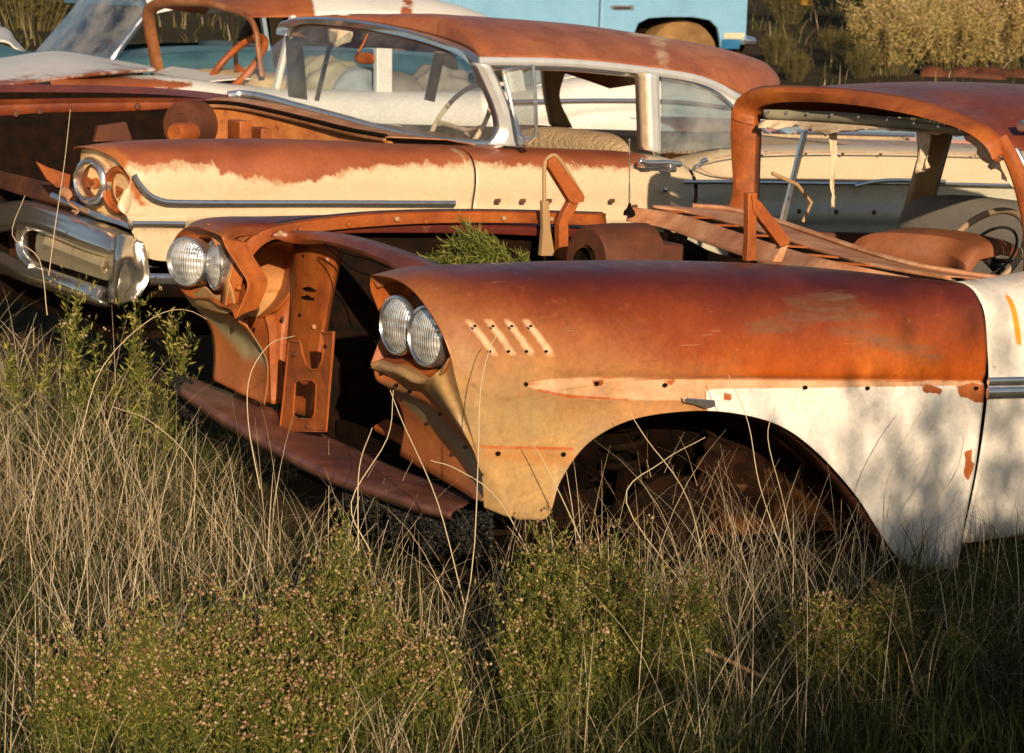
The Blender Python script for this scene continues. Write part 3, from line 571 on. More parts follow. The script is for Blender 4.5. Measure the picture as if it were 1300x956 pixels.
# far pillars
pl = [(929, 138, 6.13), (928, 165, 6.13), (929, 200, 6.14), (931, 235, 6.14), (927, 258, 6.16), (915, 275, 6.18)]
pr = [(957, 147, 6.06), (959, 170, 6.06), (958, 200, 6.07), (957, 235, 6.08), (957, 256, 6.08), (963, 278, 6.06)]
a_, c_ = crom(PL([(a, b_, 'y', c) for a, b_, c in pl]), 24), crom(PL([(a, b_, 'y', c) for a, b_, c in pr]), 24)
mb = MB(); mb.grid(np.array([a_+np.array([.05, .04, 0]), a_, a_*.75+c_*.25-np.array([.012, 0, 0]), a_*.3+c_*.7-np.array([.014, 0, 0]), c_, c_+np.array([.05, .03, 0])]))
mb.build('windscreen_pillar', M['rust'], car, solid=.003, sharp=35)
# near pillar
pn = crom(PL([(1262, 176, 'y', 4.84), (1278, 205, 'y', 4.80), (1290, 240, 'y', 4.78), (1299, 280, 'y', 4.76), (1302, 320, 'y', 4.75), (1300, 356, 'y', 4.75)]), 24)
mb = MB(); mb.tube(pn+np.array([.025, 0, 0]), .024, 8, flat=.7); mb.build('windscreen_pillar', M['rust'], car)
mb = MB(); mb.tube(pn[2:]+np.array([.05, -.02, 0]), .008, 8); mb.build('pillar_trim', M['chrome'], car)
mb = MB(); mb.tube(np.array([(4.80, 4.80, 1.31), (5.2, 4.77, 1.31), (5.8, 4.77, 1.29), (6.3, 4.78, 1.22)]), .018, 8); mb.build('drip_rail', M['chrome'], car)
# headliner strip + rags
s0 = crom(PL([(952, 139, 'y', 6.0), (1000, 140, 'y', 5.85), (1060, 143, 'y', 5.58), (1130, 151, 'y', 5.3), (1190, 160, 'y', 5.08), (1240, 168, 'y', 4.92)]), 50)+np.array([.06, 0, .0])
s1 = crom(PL([(954, 152, 'y', 6.0), (1000, 154, 'y', 5.85), (1060, 158, 'y', 5.58), (1130, 164, 'y', 5.3), (1190, 169, 'y', 5.08), (1240, 172, 'y', 4.92)]), 50)+np.array([.06, 0, .0])
mb = MB(); mb.grid(np.array([s0, (s0+s1)/2-np.array([.004, 0, 0]), s1])); st_ = mb.build('header_strip', M['strip'], car, solid=.002)
mb = MB()
for i in range(2, 48, 5):
    p = s0[i]*.75+s1[i]*.25-np.array([.012, 0, 0]); mb.lathe([(.001, .004), (.005, .003), (.006, 0)], p, (-1, 0, 0), 8)
mb.build('strip_screw', M['chrome'], st_)
def rag(name, top, bot, n=18, m=10, amp=.01, d=(0, 0, 0), par=car, mt='cloth', seed=1):
    rnd = np.random.RandomState(seed); a = crom(PL(top), n); c_ = crom(PL(bot), n); rows = []
    for k in range(m):
        t = k/(m-1); r = a*(1-t)+c_*t+np.array(d); r[:, 0] += amp*np.sin(np.arange(n)*1.3+k*.4+seed)*(t+.2); r[:, 1] += amp*rnd.uniform(-.5, .5, n)*t; rows.append(r)
    rows[-1][:, 2] += rnd.uniform(-.010, .010, n)
    mb = MB(); mb.grid(np.array(rows)); return mb.build(name, M[mt], par, solid=.0015, sharp=80)
rag('torn_headliner', [(953, 152, 'y', 6.0), (1000, 154, 'y', 5.85), (1060, 158, 'y', 5.58), (1130, 164, 'y', 5.3), (1215, 171, 'y', 5.02)], [(946, 164, 'y', 6.0), (1000, 161, 'y', 5.85), (1030, 170, 'y', 5.7), (1100, 164, 'y', 5.4), (1215, 172, 'y', 5.02)], n=34, d=(.055, 0, 0), seed=3)
rag('hanging_rag', [(1037, 162, 'y', 5.7), (1041, 162, 'y', 5.7), (1048, 163, 'y', 5.68)], [(1041, 262, 'y', 5.7), (1042, 264, 'y', 5.7), (1043, 262, 'y', 5.7)], n=6, m=26, d=(.055, 0, 0), seed=4, amp=.006)
rag('hanging_rag', [(1148, 165, 'y', 5.25), (1156, 166, 'y', 5.22), (1165, 167, 'y', 5.2)], [(1147, 217, 'y', 5.25), (1156, 219, 'y', 5.22), (1164, 216, 'y', 5.2)], n=8, m=14, d=(.055, 0, 0), seed=5)
rag('hanging_rag', [(1196, 166, 'y', 5.1), (1226, 174, 'y', 4.98), (1262, 212, 'y', 4.92), (1296, 250, 'y', 4.88)], [(1204, 172, 'y', 5.1), (1232, 206, 'y', 4.98), (1258, 232, 'y', 4.92), (1292, 272, 'y', 4.88)], n=26, m=10, d=(.07, .0, 0), seed=6, amp=.012)
rag('torn_headliner', [(1226, 160, 'y', 4.98), (1256, 190, 'y', 4.9), (1290, 235, 'y', 4.86)], [(1226, 174, 'y', 4.98), (1266, 222, 'y', 4.9), (1299, 262, 'y', 4.88)], n=18, m=8, d=(.10, 0, 0), seed=7, mt='vinyl')
# far door uprights
mb = MB(); mb.bar(P(1022, 166, 'y', 6.10), P(992, 288, 'y', 6.14), .018, .02); mb.build('vent_post', M['chrome'], car, smooth=False, bevel=.003)
pb = [PL([(1176, 168, 'y', 6.06), (1184, 168, 'y', 6.02), (1192, 168, 'y', 6.03), (1200, 169, 'y', 6.02), (1207, 170, 'y', 6.05)]), PL([(1141, 295, 'y', 6.12), (1150, 295, 'y', 6.07), (1158, 295, 'y', 6.08), (1166, 295, 'y', 6.07), (1173, 295, 'y', 6.12)])]
mb = MB(); mb.grid(np.array(pb)); mb.build('door_pillar', M['pillar_tan'], car, solid=.02, sharp=15)
# window winder / mirror arm in far door
w_ = P(978, 228, 'y', 6.0); mb = MB(); mb.tube([P(980, 220, 'y', 6.0), P(1012, 234, 'y', 5.98), P(1030, 257, 'y', 5.98), P(1019, 282, 'y', 5.98)], .007, 8); mb.build('wiper_arm', M['pillar_tan'], car)
# far door: inner skin and sill
mb = MB(); mb.grid(np.array([[(4.75, 6.16, .84), (5.6, 6.16, .80), (6.6, 6.16, .78)], [(4.75, 6.24, .6), (5.6, 6.24, .57), (6.6, 6.24, .55)], [(4.75, 6.22, .12), (5.6, 6.22, .09), (6.6, 6.2, .07)]])); mb.build('door', M['rust_dark'], car, solid=.02)['label'] = 'far door'
# near door and rear side
sm = np.array([np.interp(np.linspace(.75, -.3, 3), seam[::-1, 2], seam[::-1, 0])]).T
ez = cols[-1][2][2]
def rowp(x):
    k = min(1., .36+max(0, x-4.4)*1.2); z = ez-(x-4.37)*.02; return [(4.442+(y-4.442)*k, q) for y, q in ((4.84, z-.02), (4.80, z-.002), (4.74, z), (4.64, z-.008), (4.56, z-.03), (4.49, z-.08))]+[(4.45, z-.18), (4.442, z-.28), (4.447, z-.42), (4.46, z-.6), (4.48, z-.78)]
rows = []
for x in (4.38, 4.6, 4.9, 5.3, 5.7, 6.0, 6.4, 6.9):
    rp = rowp(x); rows.append([(np.interp(z, seam[::-1, 2], seam[::-1, 0])+.006 if x == 4.38 else x, y, z) for y, z in rp])
g = crom(np.array(rows), 90); g = np.array([crom(r, 60) for r in g])
M['white_door'] = metalpaint('white_door_paint', [(.62, .60, .54), (.70, .68, .64), (.74, .72, .68)], [dict(attr='orange', col=(.72, .30, .02), amp=.006, soft=.006), dict(attr='edge', col=(.35, .12, .04), amp=.02, soft=.006, sc=25)], rough=.35, bump=.08, streak=.08, stain=(.74, 7))
mb = MB(); mb.grid(g[:60]); dr = mb.build('door', M['white_door'], car, solid=.003, offset=-1)
mb = MB(); mb.grid(g[60:]-np.array([-.006, 0, 0])); rq = mb.build('rear_quarter', M['white_door'], car, solid=.003, offset=-1)
for o in (dr, rq):
    sdf(o, 'orange', [pxpoly([(1288, 378), (1292, 376), (1296, 380), (1297, 436), (1293, 441), (1290, 436)], 4.45)]); sdf(o, 'edge', [pxpoly([(1252, 352), (1268, 353), (1262, 360), (1252, 360)], 4.5), pxpoly([(1258, 465), (1280, 467), (1280, 469), (1260, 469)], 4.45)])
dr['label'] = 'near white door with a dull chrome strip and an orange paint mark'
s_ = P(1254, 494, 'y', 4.43); L_ = 1.2
for dz, r in ((.022, .013), (-.012, .018)): mb = MB(); mb.tube([s_+np.array([0, 0, dz]), s_+np.array([L_, 0, dz-.06])], r, 8, flat=.4); mb.build('door_moulding', M['chrome'], dr)
mb = MB(); mb.box(P(1262, 687, 'y', 4.445)+np.array([.6, 0, 0]), (1.25, .004, .012)); mb.build('sill_gap', M['black_and_shade'], dr, smooth=False)
# rear of the shell, out of frame, so that it stands as a whole
mb = MB(); mb.grid(grid([np.array([(6.9, 4.5, .8), (7.0, 5.37, .82), (6.9, 6.24, .8)]), np.array([(7.0, 4.5, .1), (7.1, 5.37, .1), (7.0, 6.24, .1)])], 12, 6)); mb.grid(grid([np.array([(6.5, 4.8, .84), (6.45, 5.37, .86), (6.5, 6.1, .84)]), np.array([(6.9, 4.5, .8), (7.0, 5.37, .82), (6.9, 6.24, .8)])], 12, 6)); mb.build('boot_lid', M['rust_roof'], car, solid=.004)
# interior
mb = MB(); mb.box((5.65, 5.4, .16), (2.2, 1.5, .02)); mb.build('floor_pan', M['black_and_shade'], car, smooth=False)
dc = crom(PL([(1050, 318, 'y', 5.35), (1062, 303, 'y', 5.35), (1085, 296, 'y', 5.3), (1130, 297, 'y', 5.2), (1180, 303, 'y', 5.1), (1206, 314, 'y', 5.0), (1214, 330, 'y', 4.98)]), 40); dc[:, 0] += .12
mb = MB(); mb.grid(np.array([dc+np.array([.18, 0, -.01]), dc+np.array([.08, 0, .01]), dc+np.array([-.02, 0, -.004]), dc+np.array([-.06, 0, -.05]), dc+np.array([-.06, 0, -.12])])); mb.build('dashboard', M['vinyl'], car, solid=.004)
sc_ = (5.35, 5.36, .78); mb = MB()
def cushion(mb, c, s, p=5, n=28, m=16):
    vs = []
    for j in range(m+1):
        ph = -math.pi/2+math.pi*j/m
        for i in range(n):
            th = 2*math.pi*i/n; f = lambda v: math.copysign(abs(v)**(2/p), v)
            vs.append((c[0]+s[0]/2*f(math.cos(ph))*f(math.cos(th)), c[1]+s[1]/2*f(math.cos(ph))*f(math.sin(th)), c[2]+s[2]/2*f(math.sin(ph))))
    return mb.grid(np.array(vs).reshape(m+1, n, 3), True)
cushion(mb, (5.45, 5.36, .72), (.20, 1.3, .56)); cushion(mb, (5.2, 5.36, .44), (.55, 1.3, .2)); mb.build('front_seat', M['grey_fabric'], car)
wc = P(1247, 320, 'y', 5.02); wn = _n((-.80, 0, .6)); wa = np.array([0, 1, 0.]); wb = np.cross(wn, wa)
def rim(c, R, r, n=60): return [c+R*(math.cos(t)*wa+math.sin(t)*wb) for t in np.linspace(0, 2*math.pi, n)]
mb = MB(); mb.tube(rim(wc, .165, .014), .0115, 10); sw = mb.build('steering_wheel', M['wheel'], car)
mb = MB(); mb.tube(rim(wc-wn*.03-wb*.02, .10, .006), .005, 8); mb.tube([wc-wn*.03-wa*.11, wc-wn*.05, wc-wn*.03+wa*.11], .008, 8); mb.tube([wc-wn*.03, wc-wn*.4], .02, 10); mb.build('horn_ring', M['wheel_dark'], sw)
# pinched sealant where the screen pillar joins
# ============================================================ SECOND CAR (cream and rust hardtop)
car2 = thing('hardtop_car', 'cream and rust hardtop car with glazed windscreen and chrome front bumper, behind the nearest shell', 'car', (5.5, 8.2, 0))
Y2 = 7.3
M['cream'] = metalpaint('cream_and_rust_paint', [(.53, .44, .30), (.57, .475, .33), (.50, .41, .27)], [
    dict(attr='rusttop', off=.010, col=(.36, .17, .07), amp=.15, sc=26, st=(1, 1, .25), soft=.02, op=.6),
    dict(attr='rusttop', col=[(.21, .055, .024), (.34, .10, .035)], amp=.13, sc=15, st=(1, 1, .35), soft=.012, rough=.5, csc=3),
    dict(attr='rustnose', col=[(.42, .14, .035), (.34, .10, .03)], amp=.10, sc=10, soft=.02),
    dict(attr='lower', col=[(.48, .46, .37), (.42, .41, .34)], amp=.01, soft=.01)], rough=.36, bump=.10, streak=.12, spec=.5, stain=(.735, 5), scratch=.3)
def st2(pxc, pyc, pxb, pyb, xl=None, yo=0, n=10):
    c = P(pxc, pyc, 'y', 7.47); zc, x = c[2], c[0]; B = P(pxb, pyb, 'y', Y2)
    top = [(7.66, zc-.03), (7.60, zc-.004), (7.52, zc), (7.43, zc-.008), (7.36, zc-.03), (7.315, zc-.075), (7.298, zc-.14), (7.305, zc-.215)]
    z0 = zc-.215; r = []
    for k in range(1, n+1):
        t = k/n; z = z0+(B[2]-z0)*t; top.append((7.305-.03*math.exp(-((t-.25)/.12)**2)+.02*t, z))
    for i, (y, z) in enumerate(top):
        xx = x+(B[0]-x)*(i/17)
        r.append((xx, y+yo, z))
    return np.array(r)
nose = PL([(93, 190, 'y', 7.66), (94, 187, 'y', 7.62), (102, 186, 'y', 7.55), (118, 188, 'y', 7.47), (134, 194, 'y', 7.41), (147, 202, 'y', 7.36), (156, 212, 'y', 7.33), (163, 222, 'y', 7.31)]+[(165+k*.6, 222+k*8.2, 'y', 7.31) for k in range(1, 11)])
cs = [nose, st2(170, 181, 205, 330), st2(260, 178.5, 262, 332), st2(350, 178, 340, 332), st2(450, 181, 440, 332), st2(520, 184, 510, 332), st2(584.6, 186, 584.6, 332)]
cs[1][8:, 0] = np.linspace(cs[1][8, 0]-.12, P(196, 300, 'y', Y2)[0], 10)
g = crom(np.array(cs), 180); g = np.array([crom(r, 90) for r in g])
mlow = [pxpoly([(60, 150), (1400, 150), (1400, 190), (900, 190), (800, 186), (600, 190), (560, 196), (500, 203), (450, 208), (400, 220), (350, 224), (300, 214), (240, 207), (190, 203), (150, 206), (80, 200)], 7.38)]
rt = [pxpoly([(80, 150), (640, 150), (800, 170), (835, 192), (828, 207), (790, 211), (700, 209), (640, 207), (590, 204), (585, 190), (583, 205), (540, 206), (480, 207), (440, 213), (400, 224), (350, 229), (300, 221), (250, 207), (200, 207), (172, 212), (150, 204), (100, 190), (80, 190)], 7.36)]
rn = [pxpoly([(80, 150), (130, 150), (160, 200), (150, 215), (168, 240), (175, 262), (160, 250), (140, 210), (110, 196), (90, 196)], 7.4)]
lowp = [pxpoly([(860, 233), (1450, 240), (1450, 500), (860, 500)], 7.3)]
def p2(o): sdf(o, 'rusttop', rt); sdf(o, 'rustnose', rn); sdf(o, 'lower', lowp)
mb = MB(); mb.grid(g); w2 = mb.build('front_wing', M['cream'], car2, solid=.003, offset=-1, sharp=60); p2(w2)
cs = [st2(586.8, 186, 586.8, 332), st2(660, 188, 660, 332), st2(740, 191, 740, 333), st2(800, 193.5, 800, 334), st2(845, 199, 848, 335), st2(861, 205, 863, 336)]
g = crom(np.array(cs), 100); g = np.array([crom(r, 80) for r in g]); mb = MB(); mb.grid(g); d2 = mb.build('door', M['cream'], car2, solid=.003, offset=-1, sharp=60); p2(d2)
cs = [st2(866, 206, 867, 336), st2(890, 200, 890, 336, yo=.01), st2(930, 190, 930, 338), st2(980, 186.5, 980, 340), st2(1060, 185.5, 1060, 342), st2(1160, 187, 1160, 344), st2(1300, 191, 1300, 348), st2(1400, 200, 1400, 352)]
g = crom(np.array(cs), 170); g = np.array([crom(r, 80) for r in g])
# long scooped cove in the rear quarter
cv = P(885, 209, 'y', Y2); cv2 = P(1320, 212, 'y', Y2)
zl = np.interp(g[..., 0], [cv[0], cv2[0]], [cv[2], cv2[2]]); u = (g[..., 2]-zl)/.075; f = np.clip((g[..., 0]-cv[0])/.25, 0, 1)**.5
g[..., 1] += np.where((g[..., 1] < 7.5) & (g[..., 0] > cv[0]), .035*np.maximum(0, 1-(u/np.maximum(f, .01))**2)*f, 0)
mb = MB(); mb.grid(g); q2 = mb.build('rear_quarter', M['cream'], car2, solid=.003, offset=-1, sharp=60); p2(q2)
def strip2(pts, y, r, par, nm='chrome_strip', fl=.45, n=50, mt='chrome'):
    mb = MB(); mb.tube(arcs(PL(pts, 'y', y), n), r, 8, flat=fl); return mb.build(nm, M[mt], par)
strip2([(170, 222), (176, 233), (188, 247), (202, 254.5), (222, 257.5), (300, 258), (440, 258), (578, 258.5)], 7.268, .012, w2)
strip2([(168, 284), (200, 284), (235, 284.5)], 7.28, .010, w2); strip2([(160, 353), (200, 354), (260, 355)], 7.28, .02, w2)
strip2([(868, 231), (960, 231.5), (1060, 233), (1160, 233), (1300, 236)], 7.27, .009, q2)
strip2([(1085, 236), (1110, 231), (1140, 229), (1200, 231)], 7.262, .010, q2)
for x in (632, 664, 697, 777, 806, 888, 907): 
    mb = MB(); c = P(x, 255 if x < 800 else 262+(x-800)*.06, 'y', 7.27); mb.box(c, (.022, .01, .016)); mb.build('moulding_clip', M['rust_dark'], d2 if x < 862 else q2, smooth=False)
for i, x in enumerate((965, 1015, 1062, 1110, 1182, 1230)):
    mb = MB(); mb.lathe([(.001, -.004), (.010, -.003), (.012, .003)], P(x, 268+i*.6, 'y', 7.28), (0, 1, 0), 10); mb.build('moulding_clip', M['rust_dark'], q2)
    mb = MB(); mb.lathe([(.001, -.004), (.007, -.003), (.008, .003)], P(x+8, 194+i*.5, 'y', 7.33), (0, 1, 0), 10); mb.build('moulding_clip', M['rust_dark'], q2)
# door handle, lock, cove pointer
mb = MB(); mb.tube(arcs(PL([(812, 204), (824, 207), (846, 207), (866, 209)], 'y', 7.235), 20), [.012]+[.014]*18+[.007], 8, flat=.6); mb.box(P(820, 208, 'y', 7.27), (.05, .06, .03)); mb.box(P(849, 213, 'y', 7.26), (.035, .07, .03)); mb.build('door_handle', M['chrome'], d2, sharp=30, bevel=.003)
mb = MB(); mb.lathe([(.001, -.01), (.012, -.008), (.014, .005)], P(843, 241, 'y', 7.28), (0, 1, 0), 14); mb.build('lock', M['chrome'], d2)
mb = MB(); mb.tube(arcs(PL([(884, 212), (892, 205), (897, 203)], 'y', 7.30), 12), [.006]*6+[.012]*6, 8); mb.build('cove_pointer', M['chrome'], q2)
strip2([(896, 204), (925, 197.5), (980, 194), (1060, 193), (1200, 195), (1320, 199)], 7.312, .004, q2, 'cove_edge', mt='cream'); strip2([(886, 212), (905, 222), (940, 226.5), (1000, 228), (1200, 229)], 7.298, .004, q2, 'cove_edge', mt='cream')
# lamp face
face_rows = [[(94, 188, 'y', 7.62), (110, 188, 'y', 7.52), (130, 193, 'y', 7.43), (152, 208, 'y', 7.35), (164, 224, 'y', 7.31)],
             [(92, 205, 'y', 7.68), (106, 205, 'y', 7.60), (128, 212, 'y', 7.50), (150, 222, 'y', 7.39), (166, 238, 'y', 7.31)],
             [(88, 228, 'y', 7.70), (105, 232, 'y', 7.62), (128, 238, 'y', 7.52), (150, 245, 'y', 7.41), (168, 254, 'y', 7.31)],
             [(92, 250, 'y', 7.70), (108, 254, 'y', 7.62), (130, 261, 'y', 7.52), (152, 268, 'y', 7.41), (170, 272, 'y', 7.31)],
             [(100, 262, 'y', 7.68), (115, 269, 'y', 7.60), (136, 277, 'y', 7.50), (155, 285, 'y', 7.40), (171, 292, 'y', 7.31)]]
fg = grid([PL(r) for r in face_rows], 30, 30); fg[..., 0] += .03
M['lamp_face'] = metalpaint('lamp_face_metal', [(.74, .56, .32), (.66, .44, .22), (.46, .18, .05)], rough=.45, bump=.2, sc=7, stain=(.60, 9))
mb = MB(); mb.grid(fg); lf = mb.build('lamp_panel', M['lamp_face'], w2, solid=.003)
A2 = (-.93, -.36, .06)
c1, c2 = P(115, 230, 'y', 7.56), P(152, 241, 'y', 7.42)
for c, mt in ((c1, 'chrome'), (c2, 'rust')):
    mb = MB(); mb.lathe([(.064, -.012), (.066, .012), (.074, .018), (.084, .014), (.093, 0), (.094, -.02)], c, A2, 40); o = mb.build('lamp_bezel', M[mt], lf)
    mb = MB(); mb.lathe([(.066, .012), (.066, -.02), (.060, -.05), (.03, -.08), (.001, -.085)], c, A2, 30); mb.build('lamp_bowl', M['rust_dark'], o)
    mb = MB(); mb.tube([c+np.array([0, .02, -.02]), c+np.array([-.01, .0, .01]), c+np.array([.0, -.02, .0])], .008, 6); mb.lathe([(.001, .01), (.02, .01), (.02, -.03)], c+np.array([.03, .02, -.01]), A2, 12); mb.build('bulb_socket', M['rust'], o)
# hanging chrome flap and lower lip
rr_ = [[(100, 236, 'y', 7.66), (108, 240, 'y', 7.60), (112, 248, 'y', 7.57)], [(101, 252, 'y', 7.66), (109, 256, 'y', 7.60), (113, 262, 'y', 7.57)], [(108, 268, 'y', 7.63), (112, 270, 'y', 7.60), (113, 272, 'y', 7.58)]]
gg = grid([PL(r) for r in rr_], 10, 12); gg[..., 0] -= .06; gg[..., 0] -= .02*np.sin(np.linspace(0, 6, 12))[:, None]
mb = MB(); mb.grid(gg); mb.build('loose_trim', M['rust_pale'], lf, solid=.003)
mb = MB(); mb.tube(arcs(PL([(76, 248, 'y', 7.78), (100, 259, 'y', 7.66), (130, 272, 'y', 7.50), (160, 281, 'y', 7.38), (176, 287, 'y', 7.29)]), 30)-np.array([.03, 0, 0]), .013, 8); mb.build('chrome_strip', M['chrome'], lf)
# bumper: broad chrome casting with a grille opening
def X2(px, py, x): return (px, py, 'x', x)
top_ = [(-40, 262), (0, 258), (34, 255), (70, 264), (110, 276), (145, 288), (176, 300), (192, 305)]
b1_ = [(-44, 272), (-3, 272), (30, 268), (66, 278), (105, 294), (140, 306), (170, 316), (189, 318)]
gx = [2.80, 2.76, 2.74, 2.73, 2.73, 2.75, 2.82, 2.93]
def brow(pts, dx): return PL([(a, b_, 'x', gx[i]+dx) for i, (a, b_) in enumerate(pts)])
T0 = brow(top_, .06); T1 = brow([(a, b_+3) for a, b_ in b1_], -.02)
T2 = brow([(a-2, b_+14) for a, b_ in b1_], -.03); T3 = brow([(a-1, b_+22) for a, b_ in b1_], .0)
mb = MB(); mb.grid(crom(np.array([crom(r, 60) for r in (T0, (T0+T1)/2+np.array([-.02, 0, .012]), T1, T2, T3, T3+np.array([.05, 0, 0]))]), 26)); bp = mb.build('bumper', M['bumper'], car2, solid=.004, sharp=70)
lo1 = [(-50, 318), (-6, 318), (28, 332), (62, 342), (98, 354), (128, 364), (143, 368), (150, 368)]
lo2 = [(-48, 336), (-2, 338), (32, 352), (66, 364), (100, 376), (128, 385), (142, 388), (151, 384)]
lo3 = [(-46, 346), (2, 348), (36, 360), (70, 371), (102, 382), (129, 390), (142, 391), (151, 387)]
R_ = [brow(lo1, .05), brow(lo1, -.0), (brow(lo1, -.01)+brow(lo2, -.01))/2-np.array([.02, 0, 0]), brow(lo2, -.02), brow(lo3, .03)]
mb = MB(); mb.grid(crom(np.array([crom(r, 50) for r in R_]), 20)); mb.build('bumper_bar', M['bumper'], bp, solid=.004, sharp=70)
# bumper end: rounded upright
er = [[(140, 306, 'x', 2.73), (152, 298, 'x', 2.72), (168, 300, 'x', 2.78), (174, 304, 'y', 7.2), (182, 308, 'y', 7.16)],
      [(138, 330, 'x', 2.73), (148, 328, 'x', 2.68), (164, 330, 'x', 2.75), (178, 332, 'y', 7.17), (188, 332, 'y', 7.16)],
      [(138, 355, 'x', 2.74), (147, 354, 'x', 2.69), (160, 356, 'x', 2.76), (178, 356, 'y', 7.17), (190, 354, 'y', 7.16)],
      [(138, 384, 'x', 2.78), (145, 386, 'x', 2.72), (154, 386, 'x', 2.78), (166, 382, 'y', 7.17), (178, 376, 'y', 7.16)]]
mb = MB(); mb.grid(grid([PL(r) for r in er], 30, 30)); mb.build('bumper_end', M['bumper'], bp, solid=.004)
# surround lip at the left of the opening
mb = MB(); mb.tube(arcs(brow([(34, 282), (30, 290), (28, 305), (32, 325), (42, 338)], -.01) if 0 else PL([X2(a, b_, 2.74) for a, b_ in ((40, 284), (30, 290), (27, 306), (31, 326), (44, 340))]), 24), .028, 10); mb.build('opening_edge', M['bumper'], bp)
M['alloy2'] = None
M['alloy'] = plain('dull_pressed_alloy', (.62, .54, .38), .4, .7, sc=14, bump=.2)
# grille insert: rounded plate with upright slots
o1 = arcs(PL([X2(a, b_, 2.745) for a, b_ in ((50, 292), (90, 306), (132, 322), (141, 330), (141, 350), (136, 356), (100, 345), (60, 332), (47, 326), (45, 305), (50, 292))]), 40)[:-1]
mb = MB(); mb.slab(o1, (.012, 0, 0)); gi = mb.build('grille', M['alloy'], bp, smooth=False, bevel=.003)
for i in range(22):
    t = i/21; x = 60+72*t; y = 307+28*t
    mb = MB(); mb.tube([P(x, y-9, 'x', 2.745), P(x-3, y+2, 'x', 2.722), P(x-1, y+12, 'x', 2.745)], [.004, .012, .004], 8); mb.build('grille_fin', M['alloy'], gi)
mb = MB(); mb.grid(grid([PL([X2(-60, 270, 2.90), X2(60, 280, 2.9), X2(150, 310, 2.9)]), PL([X2(-60, 350, 2.90), X2(60, 360, 2.9), X2(150, 390, 2.9)])], 12, 6)); mb.build('bumper_back', M['rust_dark'], bp, solid=.004)
# rail behind the bumper and the open engine bay
mb = MB(); mb.grid(grid([np.array([(2.86, 9.2, .86), (2.84, 8.4, .87), (2.90, 7.6, .86)]), np.array([(2.84, 9.2, .80), (2.80, 8.4, .80), (2.88, 7.6, .79)])], 20, 6)); mb.build('front_crossmember', M['rust_dark'], car2, solid=.004)
def m2(x, y, z): return (x, y, z)
mb = MB(); mb.grid(grid([np.array([(2.3, 9.05, 1.19), (3.6, 9.05, 1.19), (4.25, 9.05, 1.12)]), np.array([(2.3, 8.95, .75), (3.6, 8.95, .75), (4.25, 8.95, .7)]), np.array([(2.3, 8.9, .3), (3.6, 8.9, .3), (4.25, 8.9, .3)])], 20, 12)); mb.build('inner_wing', M['black_and_shade'], car2, solid=.004)
mb = MB(); mb.grid(grid([np.array([(2.95, 7.66, 1.03), (3.6, 7.66, 1.04), (4.15, 7.66, 1.0)]), np.array([(3.0, 7.8, .4), (3.6, 7.8, .4), (4.15, 7.8, .4)])], 20, 8)); mb.build('inner_wing', M['black_and_shade'], car2, solid=.004)
mb = MB(); mb.box((3.6, 8.3, .32), (1.4, 1.3, .03)); mb.build('splash_tray', M['black_and_shade'], car2, smooth=False)
# far wing: crown and bonnet-edge flange
YF = 9.02
u0 = PL([(-60, 110, 'y', 9.2), (0, 108, 'y', 9.2), (80, 108, 'y', 9.2), (160, 110, 'y', 9.2), (240, 115, 'y', 9.2), (300, 122, 'y', 9.2)])
u1 = PL([(-60, 119, 'y', 9.10), (0, 118, 'y', 9.10), (80, 118, 'y', 9.10), (160, 119, 'y', 9.10), (240, 121, 'y', 9.10), (300, 126, 'y', 9.10)])
u2 = PL([(-60, 130, 'y', YF), (0, 130, 'y', YF), (80, 128, 'y', YF), (160, 127, 'y', YF), (240, 127, 'y', YF), (290, 129, 'y', YF)])
u3 = u2+np.array([0, .01, -.012]); u4 = PL([(-60, 148, 'y', YF), (0, 147, 'y', YF), (60, 143, 'y', YF), (160, 141, 'y', YF), (240, 136, 'y', YF), (290, 132, 'y', YF)])
mb = MB(); mb.grid(np.array([crom(r, 60) for r in (u0+np.array([0, .12, -.1]), u0, u1, u2, u3, u4)])); fw2 = mb.build('front_wing', M['rust_roof'], car2, solid=.004, sharp=35); fw2['label'] = 'far rusty wing edge'
for x, y in ((50, 147), (175, 141), (20, 150)):
    mb = MB(); mb.lathe([(.001, .01), (.014, .008), (.016, 0)], P(x, y-6, 'y', YF-.01), (0, -1, 0), 8); mb.build('bolt', M['rust_dark'], fw2)
# cowl panel and firewall
cw0 = PL([(236, 134, 'y', 8.95), (262, 131, 'y', 8.9), (300, 133, 'y', 8.75), (350, 143, 'y', 8.5), (400, 155, 'y', 8.2), (445, 166, 'y', 7.9), (490, 174, 'y', 7.66)])
cw1 = PL([(296, 124, 'y', 8.96), (330, 128, 'y', 8.86), (380, 138, 'y', 8.62), (430, 151, 'y', 8.36), (480, 165, 'y', 8.08), (545, 178, 'y', 7.78), (620, 187, 'y', 7.5)])
cwm = cw0*.4+cw1*.6+np.array([0, 0, .014])
mb = MB(); mb.grid(np.array([crom(r, 60) for r in (cw0+np.array([.0, 0, -.02]), cw0, cwm, cw1)])); cwl = mb.build('cowl', M['cowl'], car2, solid=.004, sharp=30)
mb = MB(); mb.tube(crom(cw0, 50)+np.array([0, 0, .004]), .010, 6); mb.build('bonnet_seal', M['black_and_shade'], cwl)
f0 = crom(cw0, 40)+np.array([.03, 0, -.02]); f1 = f0.copy(); f1[:, 2] = .86; f1[:, 0] += .04; f2 = f1.copy(); f2[:, 2] = .4; f2[:, 0] += .05
M['firewall2'] = metalpaint('orange_firewall', [(.30, .09, .025), (.46, .17, .045), (.60, .30, .10)], sc=7, rough=.5, bump=.4, stain=(.62, 10))
mb = MB(); mb.grid(np.array([f0, f1, f2])); mb.build('firewall', M['firewall2'], car2, solid=.004)
mb = MB()
